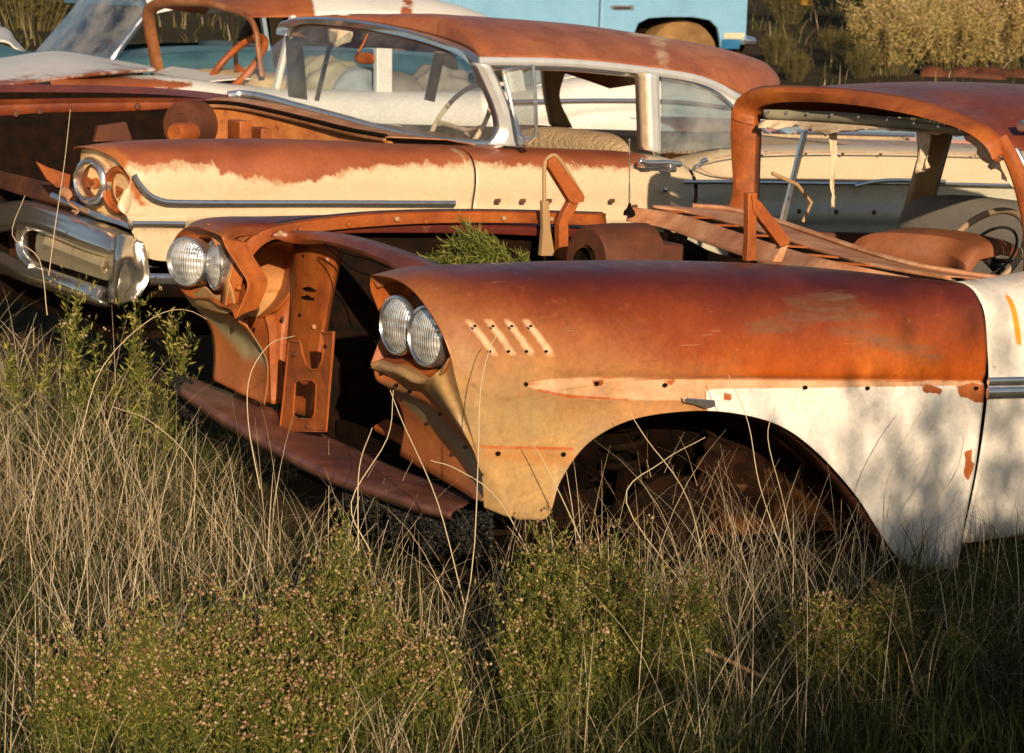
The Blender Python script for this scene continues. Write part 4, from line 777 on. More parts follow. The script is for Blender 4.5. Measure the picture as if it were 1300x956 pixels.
for px, py, s in ((345, 172, .05), (410, 172, .04), (318, 165, .06)): c = P(px, py, 'y', 8.35); mb = MB(); mb.box(c-np.array([.05, 0, 0]), (s, s*2.2, s*1.4)); mb.build('bracket', M['rust'], car2, bevel=.006)
bc = P(228, 160, 'y', 8.35)
mb = MB(); mb.lathe([(.001, 0), (.05, 0), (.055, .012), (.10, .018), (.105, .03), (.105, .13), (.09, .14), (.001, .14)], bc, (.85, .5, 0), 36); bl = mb.build('heater_blower', M['rust_dark'], car2, sharp=35)
mb = MB(); mb.lathe([(.001, -.10), (.035, -.10), (.042, -.09), (.042, .02)], P(240, 168, 'y', 8.2), (.85, .5, 0), 24); mb.build('blower_motor', M['rust'], bl, sharp=35)
mb = MB(); mb.slab(PL([(46, 205), (60, 212), (90, 222), (88, 240), (72, 238), (60, 228)], 'y', 7.9), (.0, .02, 0)); mb.build('torn_bracket', M['rust'], car2, smooth=False, bevel=.003)
mb = MB(); mb.slab(PL([(125, 160), (160, 155), (168, 178), (120, 180)], 'y', 8.7), (.0, .03, 0)); mb.build('bay_panel', M['rust_dark'], car2, smooth=False)
# ---- greenhouse
ho = [(352, 44, 8.92), (353, 34, 8.92), (360, 27, 8.88), (380, 23, 8.78), (420, 23, 8.55), (470, 29, 8.32), (520, 39, 8.08), (560, 50, 7.86), (590, 62, 7.66), (606, 76, 7.53), (616, 94, 7.50)]
hi = [(362, 46, 8.86), (363, 40, 8.86), (370, 34, 8.84), (388, 30, 8.74), (424, 32, 8.53), (470, 38, 8.30), (518, 48, 8.06), (556, 59, 7.85), (582, 70, 7.67), (598, 84, 7.55), (607, 102, 7.50)]
HO2 = crom(PL([(a, b_, 'y', c) for a, b_, c in ho]), 70); HI2 = crom(PL([(a, b_, 'y', c) for a, b_, c in hi]), 70)
mb = MB(); mb.grid(np.array([HO2+np.array([.03, 0, .006]), HO2, HO2*.75+HI2*.25-np.array([.014, 0, 0]), HO2*.4+HI2*.6-np.array([.006, 0, 0]), HI2, HI2+np.array([.03, 0, 0])]))
wh = mb.build('windscreen_header', M['chrome'], car2, solid=.003, sharp=40)
# roof
rail = PL([(606, 73, 'y', 7.52), (650, 73.5, 'y', 7.5), (700, 75, 'y', 7.5), (760, 79, 'y', 7.5), (830, 87, 'y', 7.5), (880, 95, 'y', 7.51), (915, 107, 'y', 7.54), (938, 118, 'y', 7.58), (955, 128, 'y', 7.62)])
cont = PL([(460, 17, 'y', 8.2), (560, 19, 'y', 8.2), (640, 24, 'y', 8.2), (720, 31, 'y', 8.2), (800, 43, 'y', 8.2), (870, 55, 'y', 8.2), (940, 72, 'y', 8.15), (985, 88, 'y', 8.0), (999, 99, 'y', 7.95)])
rrows = []
edge2 = crom(HO2+np.array([.02, 0, .006]), 60)[::-1]      # near -> far
rrows.append(edge2)
rl, ct = crom(rail, 14), crom(cont, 14)
for i in range(1, 14):
    a, t_ = rl[i], ct[i]; r = []
    far = np.array([a[0]+(-.0), 8.9+(8.2-8.2), a[2]]) ; far[1] = 8.2+(8.2-a[1])
    for k in range(60):
        u = k/59; s = 1-abs(2*u-1)
        h = 1-(1-s)**2.6
        y = a[1]+(far[1]-a[1])*u; x = a[0]+(t_[0]-a[0])*h; z = a[2]+(t_[2]-a[2])*h; r.append((x, y, z))
    rrows.append(np.array(r))
rgm = crom(np.array(rrows), 70)
M['roof2'] = metalpaint('brown_rust_roof', [(.22, .07, .035), (.33, .11, .045), (.42, .17, .07)], [dict(attr='pale', col=[(.66, .50, .34), (.50, .33, .20)], amp=.16, sc=9, soft=.05, op=.8)], sc=2.5, rough=.44, bump=.2, streak=.1, blotch=.5, scratch=.3)
mb = MB(); mb.grid(rgm); rf2 = mb.build('roof', M['roof2'], car2, solid=.004, sharp=60)
sdf(rf2, 'pale', [PL([(755, 42), (800, 46), (850, 60), (840, 66), (790, 52)], 'z', 1.46)[:, :], PL([(780, 62), (830, 66), (850, 74), (800, 74)], 'z', 1.42)], (0, 1))
strip2([(608, 77.5), (700, 79), (760, 83), (830, 91), (880, 99), (912, 110), (936, 124)], 7.49, .017, rf2, 'drip_rail', mt='silver')
strip2([(606, 84), (700, 86), (760, 90), (830, 98), (880, 107), (910, 120), (934, 140)], 7.52, .013, rf2, 'window_frame')
# near A pillar, B pillar
def strap2(name, L_, R2, y0, par, mt='chrome', bulge=.02, ys=None):
    a, c_ = crom(PL(L_, 'y', y0), 20), crom(PL(R2, 'y', y0), 20)
    mb = MB(); mb.grid(np.array([a+np.array([0, .05, 0]), a, a*.7+c_*.3-np.array([0, bulge, 0]), a*.3+c_*.7-np.array([0, bulge, 0]), c_, c_+np.array([0, .05, 0])])); return mb.build(name, M[mt], par, solid=.003, sharp=25)
strap2('windscreen_pillar', [(604, 80), (618, 110), (630, 140), (634, 165), (622, 184)], [(622, 82), (636, 110), (650, 145), (660, 172), (668, 186)], 7.44, car2, 'silver')
strap2('door_pillar', [(818, 92), (820, 140), (822, 191)], [(836, 94), (838, 140), (839, 195)], 7.47, car2, 'silver', bulge=.012)
strap2('pillar_trim', [(814.5, 93), (816, 140), (818, 190)], [(818, 92), (820, 140), (822, 191)], 7.46, car2, 'cloth')
# windscreen sill chrome and wrap glass
sl = PL([(292, 122, 'y', 9.0), (312, 120.5, 'y', 8.98), (340, 125, 'y', 8.86), (380, 136, 'y', 8.62), (430, 149, 'y', 8.36), (480, 163, 'y', 8.08), (540, 176, 'y', 7.80), (590, 182, 'y', 7.60), (622, 184, 'y', 7.48), (640, 181, 'y', 7.44)])
SL = crom(sl, 70)
mb = MB(); mb.tube(SL-np.array([.01, 0, 0]), .022, 8, flat=.8); mb.build('windscreen_sill', M['chrome'], car2)
gt = crom(PL([(362, 42, 'y', 8.95), (368, 36, 'y', 8.88), (388, 31, 'y', 8.74), (430, 34, 'y', 8.5), (480, 41, 'y', 8.25), (530, 52, 'y', 8.0), (566, 64, 'y', 7.8), (590, 78, 'y', 7.64), (604, 98, 'y', 7.52)]), 60)+np.array([.015, 0, 0])
gb_ = SL[np.linspace(2, 68, 60).astype(int)]
mb = MB(); mg = (gt+gb_)/2-np.array([.035, 0, 0]); mb.grid(crom(np.array([gt, mg, gb_]), 16)); mb.build('windscreen_glass', M['glass'], car2)
# far screen pillar (dark) and far door uprights
mb = MB(); mb.grid(np.array([crom(PL([(362, 40, 'y', 9.0), (364, 80, 'y', 9.02), (366, 122, 'y', 9.05)]), 10), crom(PL([(382, 38, 'y', 8.96), (386, 80, 'y', 9.0), (390, 126, 'y', 9.02)]), 10)])); mb.build('windscreen_pillar', M['wheel_dark'], car2, solid=.03)
mb = MB(); mb.bar(P(421, 48, 'y', 9.05), P(402, 128, 'y', 9.05), .016, .02); mb.build('vent_post', M['wheel_dark'], car2, smooth=False)
mb = MB(); mb.bar(P(560, 60, 'y', 9.05), P(545, 128, 'y', 9.05), .05, .02); mb.build('door_pillar', M['pillar_tan'], car2, smooth=False)
mb = MB(); mb.grid(grid([PL([(688, 84, 'y', 8.9), (706, 84, 'y', 8.9), (716, 86, 'y', 8.9)]), PL([(692, 120, 'y', 8.95), (700, 120, 'y', 8.95), (708, 122, 'y', 8.95)]), PL([(700, 160, 'y', 9.0), (712, 160, 'y', 9.0), (724, 160, 'y', 9.0)])], 8, 12)); mb.build('rear_pillar', M['pillar_tan'], car2, solid=.05)
# far side: belt, door skin seen from inside
mb = MB(); mb.grid(grid([np.array([(4.4, 9.1, 1.06), (5.6, 9.1, 1.03), (6.9, 9.1, 1.0), (8.2, 9.1, .97)]), np.array([(4.4, 9.15, .7), (5.6, 9.15, .7), (6.9, 9.15, .65), (8.2, 9.15, .6)]), np.array([(4.4, 9.1, .25), (5.6, 9.1, .25), (6.9, 9.1, .2), (8.2, 9.1, .2)])], 20, 10)); mb.build('door', M['tan_fabric'], car2, solid=.02)['label'] = 'far door trim'
mb = MB(); mb.grid(grid([np.array([(6.25, 7.6, .96), (6.25, 8.2, .98), (6.25, 9.05, .98)]), np.array([(6.9, 7.55, .98), (6.9, 8.2, 1.0), (6.9, 9.1, 1.0)])], 12, 6)); mb.build('parcel_shelf', M['tan_fabric'], car2, solid=.02)
bl_ = np.array([(6.9, 7.5, .93), (6.9, 8.2, 1.01), (6.9, 9.1, .98)]); mb = MB(); mb.grid(grid([bl_, bl_+np.array([1.1, 0, -.03]), bl_+np.array([1.25, 0, -.1]), bl_+np.array([1.3, 0, -.6])], 12, 20)); mb.build('boot_lid', M['cream'], car2, solid=.004); 
# quarter glass + vent window
q = PL([(840, 97), (880, 106), (910, 120), (930, 140), (948, 170), (950, 187), (900, 189), (860, 193), (840, 193)], 'y', 7.49)
mb = MB(); mb.slab(q, (0, .004, 0)); mb.build('quarter_glass', M['glass_blue'], car2, smooth=False)
vw = PL([(628, 88, 'y', 7.46), (677, 84, 'y', 7.22), (681, 174, 'y', 7.20), (668, 180, 'y', 7.24), (660, 176, 'y', 7.40)])
vw2 = PL([(640, 90, 'y', 7.40), (677, 84, 'y', 7.22), (680, 130, 'y', 7.21), (681, 174, 'y', 7.20), (671, 181, 'y', 7.25), (661, 172, 'y', 7.32), (652, 145, 'y', 7.38)])
mb = MB(); mb.tube(np.concatenate([vw2, vw2[:1]]), .008, 8); ve = mb.build('vent_window', M['chrome'], car2)
mb = MB(); mb.slab(vw2, (0, .003, 0)); mb.build('vent_glass', M['glass'], ve, smooth=False)
# interior
mb = MB(); cushion(mb, (5.35, 8.25, .86), (.28, 1.4, .44), 4); cushion(mb, (5.0, 8.25, .62), (.6, 1.4, .22), 4); mb.build('front_seat', M['tan_fabric'], car2)
mb = MB(); cushion(mb, (6.3, 8.25, .78), (.28, 1.4, .46), 4); mb.build('rear_seat', M['tan_fabric'], car2)
rg = MB()
for i in range(26):
    a = np.array([5.75+random.uniform(-.2, .25), 7.75+random.uniform(-.15, .3), .88+random.uniform(-.03, .10)]); b_ = a+np.random.uniform(-.16, .16, 3)*np.array([1, 1, .4]); rg.bar(a, b_, random.uniform(.01, .04), .006, np.random.uniform(-1, 1, 3))
tag(rg.build('scrap_metal', M['rust'], None, smooth=False), 'heap of rusty scrap strips lying behind the front seat of the cream hardtop', 'scrap', kind=None)
mb = MB(); mb.box((5.9, 8.25, .3), (2.6, 1.6, .03)); mb.build('floor_pan', M['black_and_shade'], car2, smooth=False)
dd = crom(np.array([(4.45, 8.98, 1.07), (4.40, 8.7, 1.09), (4.38, 8.3, 1.09), (4.42, 7.9, 1.08), (4.5, 7.6, 1.06)]), 30)
mb = MB(); mb.grid(np.array([dd, dd+np.array([.16, 0, -.01]), dd+np.array([.24, 0, -.05]), dd+np.array([.25, 0, -.2])])); mb.build('dashboard', M['vinyl'], car2, solid=.004)
wc = P(583, 158, 'y', 7.95); wn = _n((-.85, 0, .52)); wb = np.cross(wn, wa)
mb = MB(); mb.tube(rim(wc, .20, .012), .011, 8); mb.tube([wc+wa*.19, wc-wn*.05, wc-wa*.19], .010, 8); mb.tube([wc-wn*.05, wc-wn*.4], .02, 8); mb.build('steering_wheel', M['cloth'], car2)
mb = MB(); mb.tube([P(466, 44, 'y', 8.25), P(462, 54, 'y', 8.22), P(455, 66, 'y', 8.2)], .005, 6); c = P(463, 74, 'y', 8.2); cushion(mb, c, (.02, .18, .05), 3); mb.build('rear_view_mirror', M['rust'], car2)
rag('sun_visor', [(400, 36, 'y', 8.6), (414, 37, 'y', 8.5), (432, 40, 'y', 8.42)], [(404, 54, 'y', 8.6), (412, 58, 'y', 8.5), (433, 50, 'y', 8.42)], n=10, m=8, d=(.06, 0, 0), seed=9, par=car2)
# ============================================================ GROUND
DX, DY = .517, .838
def gz(x, y):
    s = np.asarray(x)*DX+np.asarray(y)*DY
    z = np.where(s < 9, 0, .5*.075*np.clip(s-9, 0, 2)**2/2+.075*np.clip(s-11, 0, None))
    return z+.02*np.sin(np.asarray(x)*2.1+np.asarray(y)*1.3)*np.cos(np.asarray(y)*1.7)-.02
def ghit(px, py, off=0):
    r = MW @ np.array([px-CX, -(py-CY), -F])/F; t = 3.
    while t < 160:
        p = CAM+r*t
        if p[2] < gz(p[0], p[1])+off: return p
        t += .05
    return p
xs_ = np.unique(np.concatenate([np.linspace(-400, -12, 24), np.linspace(-12, 30, 90), np.linspace(30, 420, 30)])); ys_ = np.unique(np.concatenate([np.linspace(-200, -2, 14), np.linspace(-2, 40, 90), np.linspace(40, 420, 30)]))
XX, YY = np.meshgrid(xs_, ys_); ZZ = gz(XX, YY); ZZ = np.where(ZZ > 12, 12+(ZZ-12)*.15, ZZ)
M['soil'] = plain('dry_brown_soil', (.045, .032, .018), 1, sc=1.4, col2=(.018, .019, .008), spec=.1, bump=.8, bd=.03)
mb = MB(); mb.grid(np.stack([XX, YY, ZZ], -1)); tag(mb.build('ground', M['soil'], None), kind='structure')
# ============================================================ THIRD CAR (white, rusty roof, empty screen)
car3 = thing('white_sedan', 'white sedan with rust-edged roof, empty windscreen frame and lifted bonnet, behind the cream hardtop', 'car', (5.8, 11.2, float(gz(5.8, 11.2))))
M['white3'] = metalpaint('chalky_white_paint', [(.56, .56, .55), (.66, .66, .65), (.70, .70, .69)], [dict(attr='rust', col=[(.32, .10, .03), (.22, .06, .02)], amp=.10, sc=6, soft=.015)], rough=.45, bump=.1, streak=.2, stain=(.70, 6))
YS = 10.5
tp = [(60, 100), (130, 102), (220, 100), (300, 110), (400, 117), (520, 118), (640, 119), (690, 112), (740, 102), (800, 100), (860, 106), (920, 117), (968, 134)]
rows = []
for px, py in tp:
    c = P(px, py, 'y', YS+.12); r = [(c[0], YS+y, c[2]+z) for y, z in ((.3, .01), (.18, .005), (.12, 0), (.05, -.03), (.01, -.08), (0, -.15), (.015, -.2), (-.01, -.25), (0, -.4), (.04, -.7), (.08, -.85))]
    rows.append(np.array(r))
g = crom(np.array(rows), 120); g = np.array([crom(r, 40) for r in g]); mb = MB(); mb.grid(g); o = mb.build('body_side', M['white3'], car3, solid=.003)
sdf(o, 'rust', [PL([(60, 90), (140, 96), (250, 106), (240, 112), (60, 116)], 'y', YS)])
mb = MB(); mb.tube(crom(PL([(640, 130), (760, 128), (860, 130), (940, 139)], 'y', YS-.01), 30), .015, 8, flat=.5); mb.build('side_moulding', M['chrome'], o)
mb = MB(); g = mirror(g)+np.array([0, 2*(11.3-YM), 0]); mb.grid(g); o = mb.build('body_side', M['white3'], car3, solid=.003); sdf(o, 'rust', [np.array([(0, 0), (.1, 0), (.1, .1)])])
dk = [PL([(660, 116, 'y', 10.7), (650, 106, 'y', 11.3), (640, 100, 'y', 11.9)]), PL([(730, 98, 'y', 10.7), (715, 84, 'y', 11.3), (700, 84, 'y', 11.9)]), PL([(810, 99, 'y', 10.7), (800, 92, 'y', 11.3), (790, 90, 'y', 11.9)]), PL([(900, 113, 'y', 10.7), (890, 106, 'y', 11.3), (880, 104, 'y', 11.9)]), PL([(968, 136, 'y', 10.6), (975, 130, 'y', 11.3), (980, 126, 'y', 12.0)]), PL([(968, 180, 'y', 10.6), (978, 176, 'y', 11.3), (985, 172, 'y', 12.0)])]
mb = MB(); mb.grid(grid(dk, 20, 50)); o = mb.build('boot_lid', M['white3'], car3, solid=.004); sdf(o, 'rust', [np.array([(0, 0), (.1, 0), (.1, .1)])])
# lifted bonnet
hb2 = [PL([(-70, 82, 'y', 12.0), (0, 74, 'y', 12.0), (70, 65, 'y', 12.0), (130, 74, 'y', 12.0), (185, 84, 'y', 11.9)]), PL([(-70, 92, 'y', 11.3), (0, 85, 'y', 11.3), (70, 76, 'y', 11.3), (130, 80, 'y', 11.3), (192, 86, 'y', 11.3)]), PL([(-70, 112, 'y', 10.65), (0, 107, 'y', 10.65), (65, 99, 'y', 10.65), (130, 92, 'y', 10.7), (196, 88, 'y', 10.8)]), PL([(-70, 118, 'y', 10.64), (0, 112, 'y', 10.64), (65, 103, 'y', 10.64), (130, 95, 'y', 10.68), (196, 90, 'y', 10.78)])]
mb = MB(); mb.grid(grid(hb2, 40, 24)); o = mb.build('bonnet', M['white3'], car3, solid=.012, sharp=30); sdf(o, 'rust', [PL([(-80, 110), (65, 100), (198, 88), (198, 96), (-80, 124)], 'y', 10.64)])
# struts and cowl
for a_, b_ in (((150, 92), (205, 108)), ((178, 90), (178, 110)), ((190, 96), (240, 106))):
    mb = MB(); mb.bar(P(*a_, 'y', 10.9), P(*b_, 'y', 10.75), .03, .01); mb.build('bonnet_strut', M['white3'], car3, smooth=False)
cq = [PL([(196, 92, 'y', 11.9), (220, 98, 'y', 11.3), (245, 108, 'y', 10.8)]), PL([(205, 88, 'y', 12.0), (240, 94, 'y', 11.4), (275, 103, 'y', 10.9)]), PL([(215, 84, 'y', 12.05), (262, 90, 'y', 11.5), (318, 100, 'y', 10.75)])]
mb = MB(); mb.grid(grid(cq, 24, 12)); o = mb.build('cowl', M['white3'], car3, solid=.004); sdf(o, 'rust', [PL([(190, 85), (215, 92), (230, 104), (200, 100)], 'y', 11.3)])
M['frame3'] = metalpaint('grey_rusty_frame', [(.12, .04, .015), (.28, .11, .04), (.38, .24, .13)], sc=6, rough=.5, stain=(.6, 8))
# screen frame
so = PL([(200, 88, 'y', 12.0), (195, 60, 'y', 11.95), (190, 35, 'y', 11.9), (189, 18, 'y', 11.85), (196, 8, 'y', 11.75), (215, 3, 'y', 11.55), (255, 3, 'y', 11.25), (290, 11, 'y', 11.0), (315, 22, 'y', 10.82), (325, 40, 'y', 10.74), (329, 70, 'y', 10.7), (333, 98, 'y', 10.66)])
mb = MB(); mb.tube(crom(so, 70), np.concatenate([np.full(26, .030), np.linspace(.030, .02, 20), np.full(24, .016)]), 10, flat=1.3); mb.build('windscreen_frame', M['frame3'], car3)
roofx = []
ed = crom(so[4:9], 40)[::-1]; roofx.append(ed)
for xk, zt in ((5.15, 1.67), (5.6, 1.70), (6.1, 1.69), (6.5, 1.62), (6.75, 1.5)):
    r = []
    for k in range(40):
        u = k/39; y = 10.8+1.05*u; s = abs(2*u-1); r.append((xk-.1*u, y, zt-.13*s**3+.0))
    roofx.append(np.array(r))
mb = MB(); mb.grid(crom(np.array(roofx), 40)); o = mb.build('roof', M['white3'], car3, solid=.004)
sdf(o, 'rust', [np.array([(4.5, 10), (5.1, 10.2), (5.35, 11.0), (5.15, 11.5), (5.0, 12.2), (4.5, 12)])*1.0, PL([(520, 0), (640, 18), (640, 30), (560, 20), (480, 10)], 'z', 1.66)], (0, 1))
for nm, a_, b_, w_ in (('door_pillar', (486, 22), (486, 119), .10), ('rear_pillar', (640, 30), (655, 118), .12), ('vent_post', (372, 20), (350, 114), .03)):
    mb = MB(); mb.bar(P(*a_, 'y', 10.72), P(*b_, 'y', 10.66), .05, w_, (1, 0, 0)); o = mb.build(nm, M['white3'], car3, smooth=False, bevel=.008); sdf(o, 'rust', [np.array([(0, 0), (.1, 0), (.1, .1)])])
for nm, a_, b_, w_ in (('door_pillar', (350, 20), (356, 85), .08), ('vent_post', (296, 18), (300, 85), .02), ('rear_pillar', (560, 30), (575, 100), .10)):
    mb = MB(); mb.bar(P(*a_, 'y', 11.95), P(*b_, 'y', 12.0), .04, w_, (1, 0, 0)); mb.build(nm, M['pillar_tan'], car3, smooth=False, bevel=.008)
mb = MB(); cushion(mb, (5.85, 11.3, .95), (.3, 1.3, .6), 4); mb.build('front_seat', M['grey_fabric'], car3)
mb = MB(); cushion(mb, (6.75, 11.3, .9), (.3, 1.3, .5), 4); mb.build('rear_seat', M['grey_fabric'], car3)
wc = P(300, 84, 'y', 11.0); wn = _n((-.75, -.1, .65)); wb = np.cross(wn, wa)
mb = MB(); mb.tube(rim(wc, .22, .02), .020, 10); mb.tube([wc, wc-wn*.4], .02, 8); mb.build('steering_wheel', M['rust'], car3)
mb = MB(); cushion(mb, P(272, 100, 'y', 11.2)+np.array([.15, 0, -.02]), (.25, 1.0, .14), 4); mb.build('dashboard', M['tan_fabric'], car3)
mb = MB(); mb.box((5.6, 11.3, .55), (2.6, 1.4, .03)); mb.build('floor_pan', M['black_and_shade'], car3, smooth=False)
M['bluecloth'] = plain('faded_blue_cloth', (.22, .27, .30), .9, sc=14)
for i, (px, py, yy, sz, mt, lb) in enumerate(((330, 105, 11.0, .34, 'grey_fabric', 'grey cloth bundle on the dashboard side of the white sedan'), (415, 92, 11.1, .40, 'strip', 'grey green cloth bundle heaped on the seat of the white sedan'), (450, 100, 10.9, .30, 'bluecloth', 'faded blue cloth bundle beside the door pillar of the white sedan'), (560, 100, 11.1, .34, 'grey_fabric', 'dusty grey cloth heap in the rear window of the white sedan'))):
    c = P(px, py, 'y', yy); rs3 = np.random.RandomState(i); mb = MB(); cushion(mb, (0, 0, 0), (sz, sz*1.1, sz*.8), 2.4, 40, 24); v_ = np.array(mb.v); ph = rs3.uniform(0, 6, 6)
    d_ = 1+.12*np.sin(v_[:, 0]*31+ph[0])*np.sin(v_[:, 2]*27+ph[1])+.10*np.sin(v_[:, 1]*41+ph[2]+v_[:, 2]*20); mb.v = [tuple(q) for q in (v_*d_[:, None]+c-np.array([0, 0, sz*.2]))]
    tag(mb.build('cloth_bundle', M[mt], None), lb, 'cloth bundle', 'cloth bundles inside the white sedan')
# ============================================================ FOURTH CAR (pale blue, at the back left)
car4 = thing('blue_sedan', 'pale blue sedan with hazy wraparound windscreen and chrome frame, furthest back on the left', 'car', (5.2, 14.3, float(gz(5.2, 14.3))))
M['teal'] = metalpaint('faded_teal_paint', [(.02, .06, .09), (.035, .10, .14), (.07, .15, .19)], rough=.4, bump=.1, stain=(.68, 6))
tp = [(-80, 48), (0, 56), (60, 72), (140, 76), (240, 66), (340, 64), (460, 66), (600, 74)]
rows = []
for px, py in tp:
    c = P(px, py, 'y', 13.5); rows.append(np.array([(c[0], 13.5+y, c[2]+z) for y, z in ((.5, .02), (.12, 0), (.04, -.03), (0, -.1), (.0, -.3), (.03, -.6), (.08, -.85))]))
g = crom(np.array(rows), 60); g = np.array([crom(r, 24) for r in g]); mb = MB(); mb.grid(g); mb.build('body_side', M['teal'], car4, solid=.003)
mb = MB(); mb.grid(mirror(g)+np.array([0, 2*(14.3-YM), 0])); mb.build('body_side', M['teal'], car4, solid=.003)
f_o = PL([(38, 73, 'y', 14.9), (60, 48, 'y', 14.9), (88, 16, 'y', 14.85), (108, -8, 'y', 14.7), (140, -14, 'y', 14.3), (172, -6, 'y', 13.85), (185, 14, 'y', 13.65), (170, 38, 'y', 13.62), (152, 62, 'y', 13.6), (142, 77, 'y', 13.6)])
f_o = crom(f_o, 60); base = crom(PL([(38, 74, 'y', 14.9), (70, 80, 'y', 14.6), (105, 82, 'y', 14.1), (142, 78, 'y', 13.6)]), 60)
mb = MB(); mb.tube(f_o[24:], .03, 10, flat=.8); wf = mb.build('windscreen_frame', M['chrome'], car4)
t0 = crom(f_o[:34], 30); t1 = crom(f_o[33:][::-1], 30)
mb = MB(); mb.grid(crom(np.array([t0, (t0+t1)/2-np.array([.10, 0, 0]), t1]), 14)); mb.build('windscreen_glass', M['glass_blue'], wf)
ct4 = f_o[25:42]; rws = [crom(ct4, 30)+np.array([dx, 0, dz]) for dx, dz in ((0, 0), (.4, .07), (1.0, .08), (1.6, .02), (2.0, -.12))]
mb = MB(); mb.grid(crom(np.array(rws), 24)); o = mb.build('roof', M['white3'], car4, solid=.004); sdf(o, 'rust', [np.array([(0, 0), (.1, 0), (.1, .1)])], (0, 1))
cb4 = [PL([(-80, 40, 'y', 14.9), (0, 34, 'y', 14.9), (20, 52, 'y', 14.9), (38, 72, 'y', 14.9)]), PL([(-80, 52, 'y', 13.7), (0, 52, 'y', 13.7), (20, 62, 'y', 13.7), (40, 74, 'y', 13.7)])]
mb = MB(); mb.grid(grid(cb4, 14, 14)); o = mb.build('bonnet', M['white3'], car4, solid=.01); sdf(o, 'rust', [np.array([(0, 0), (.1, 0), (.1, .1)])], (0, 1))
mb = MB(); cushion(mb, (6.3, 14.3, 1.08), (.3, 1.2, .5), 4); mb.build('front_seat', M['wheel_dark'], car4)
for a_, b_ in (((330, 0), (340, 66)),):
    mb = MB(); mb.bar(P(*a_, 'y', 13.62), P(*b_, 'y', 13.6), .04, .03, (1, 0, 0)); mb.build('door_pillar', M['chrome'], car4, smooth=False)
# ============================================================ detached pink panel behind the hardtop
M['pink'] = metalpaint('faded_pink_paint', [(.50, .22, .17), (.58, .32, .26), (.62, .40, .33)], [dict(attr='blue', col=(.30, .40, .46), amp=.01, soft=.01)], rough=.4, bump=.15, stain=(.7, 8))
rows = []
for px, py in ((850, 160), (900, 158), (960, 160), (1040, 163), (1120, 166), (1200, 172), (1300, 178)):
    c = P(px, py, 'y', 9.75); rows.append(np.array([(c[0], 9.6+y, c[2]+z) for y, z in ((.55, .02), (.35, .025), (.15, 0), (.04, -.05), (0, -.12), (.01, -.3), (.03, -.6), (.05, -1.0))]))
g = crom(np.array(rows), 50); g = np.array([crom(r, 30) for r in g]); mb = MB(); mb.grid(g)
pk = thing('body_panel', 'faded pink and blue car side panel standing behind the rear of the cream hardtop', 'car panel', (8, 9.8, 0))
o = mb.build('panel_skin', M['pink'], pk, solid=.004); sdf(o, 'blue', [PL([(960, 150), (1300, 165), (1300, 180), (1000, 172)], 'y', 9.7)])
for k_, (a_, b_) in enumerate((((965, 164), (1010, 190)), ((985, 164), (1030, 190)), ((1010, 168), (1160, 172)), ((880, 168), (880, 186)))):
    mb = MB(); mb.tube([P(*a_, 'y', 9.6), P(*b_, 'y', 9.58)], .014, 8); mb.build('chrome_rib', M['chrome'], pk)
# ============================================================ BLUE PICKUP
ty = 15.0
tr = thing('pickup_truck', 'sky blue pickup truck seen low from the side, parked behind the cars', 'pickup truck', (12, 15.8, float(gz(12, 15.8))))
M['sky'] = metalpaint('sky_blue_paint', [(.15, .33, .52), (.18, .39, .60), (.21, .42, .62)], rough=.35, bump=.05, streak=.08)
M['navy'] = plain('deep_blue_paint', (.02, .12, .28), .4)
xa = lambda px, py: P(px, py, 'y', ty)
zt, zb = xa(760, -75)[2], xa(760, 52)[2]; xl, xr = xa(440, 20)[0], xa(949, 20)[0]; xd = xa(762, 20)[0]
def tslab(x0, x1, notch=None):
    pts = [(x0, zt), (x0, zb)]
    if notch: pts += notch
    pts += [(x1, zb), (x1, zt)]
    return pts
ac = [(xa(px, py)[0], xa(px, py)[2]) for px, py in ((806, 60), (806, 42), (811, 30), (824, 23.5), (845, 22), (880, 22), (902, 26), (912, 36), (915, 50), (916, 62))]
for nm, x0, x1, nt_ in (('door', xl, xd-.008, None), ('front_wing', xd+.008, xr, ac)):
    pts = tslab(x0, x1, nt_); pts = [(x, max(z, zb-.05)) for x, z in pts]
    mb = MB(); mb.slab([(x, ty, z) for x, z in pts], (0, .04, 0)); o = mb.build(nm, M['sky'], tr, smooth=False, bevel=.012)
    if nm == 'front_wing': tw = o
mb = MB(); mb.slab([(xd-2.6, ty+.05, zt), (xr-.02, ty+.05, zt), (xr-.02, ty+1.75, zt), (xd-2.6, ty+1.75, zt)], (0, 0, .05)); mb.build('bonnet', M['sky'], tr, smooth=False, bevel=.02)
mb = MB(); mb.box(((xr-.02), ty+.9, (zt+zb)/2), (.05, 1.7, zt-zb)); mb.build('front_panel', M['sky'], tr, smooth=False, bevel=.01)
mb = MB(); mb.box((xd-.9, ty+.9, zt+.35), (1.5, 1.6, .7)); mb.build('cab', M['sky'], tr, smooth=False, bevel=.15)
mb = MB(); mb.box((xd-2.6, ty+.95, (zt+zb)/2), (3., 1.7, .5)); mb.build('load_bed', M['sky'], tr, smooth=False, bevel=.05)
mb = MB(); mb.slab([tuple(xa(a_, b_)-np.array([0, .012, 0])) for a_, b_ in ((773, 9), (776, 6.5), (804, 6.5), (804, 12.5), (778, 12.5))], (0, .012, 0)); em = mb.build('script_badge', M['chrome'], tw, smooth=False, bevel=.003)
for k in range(7):
    a_ = 779+k*3; mb = MB(); mb.tube([xa(a_, 11.5)-np.array([0, .016, 0]), xa(a_+.8, 9.2)-np.array([0, .018, 0]), xa(a_+2.2, 10.6)-np.array([0, .016, 0])], .004, 5); mb.build('badge_letter', M['black_and_shade'], em)
mb = MB(); mb.slab([tuple(xa(a_, b_)-np.array([0, .01, 0])) for a_, b_ in ((919, 42), (944, 42), (944, 49), (919, 49))], (0, .012, 0)); mb.build('side_marker', M['cloth'], tw, smooth=False)
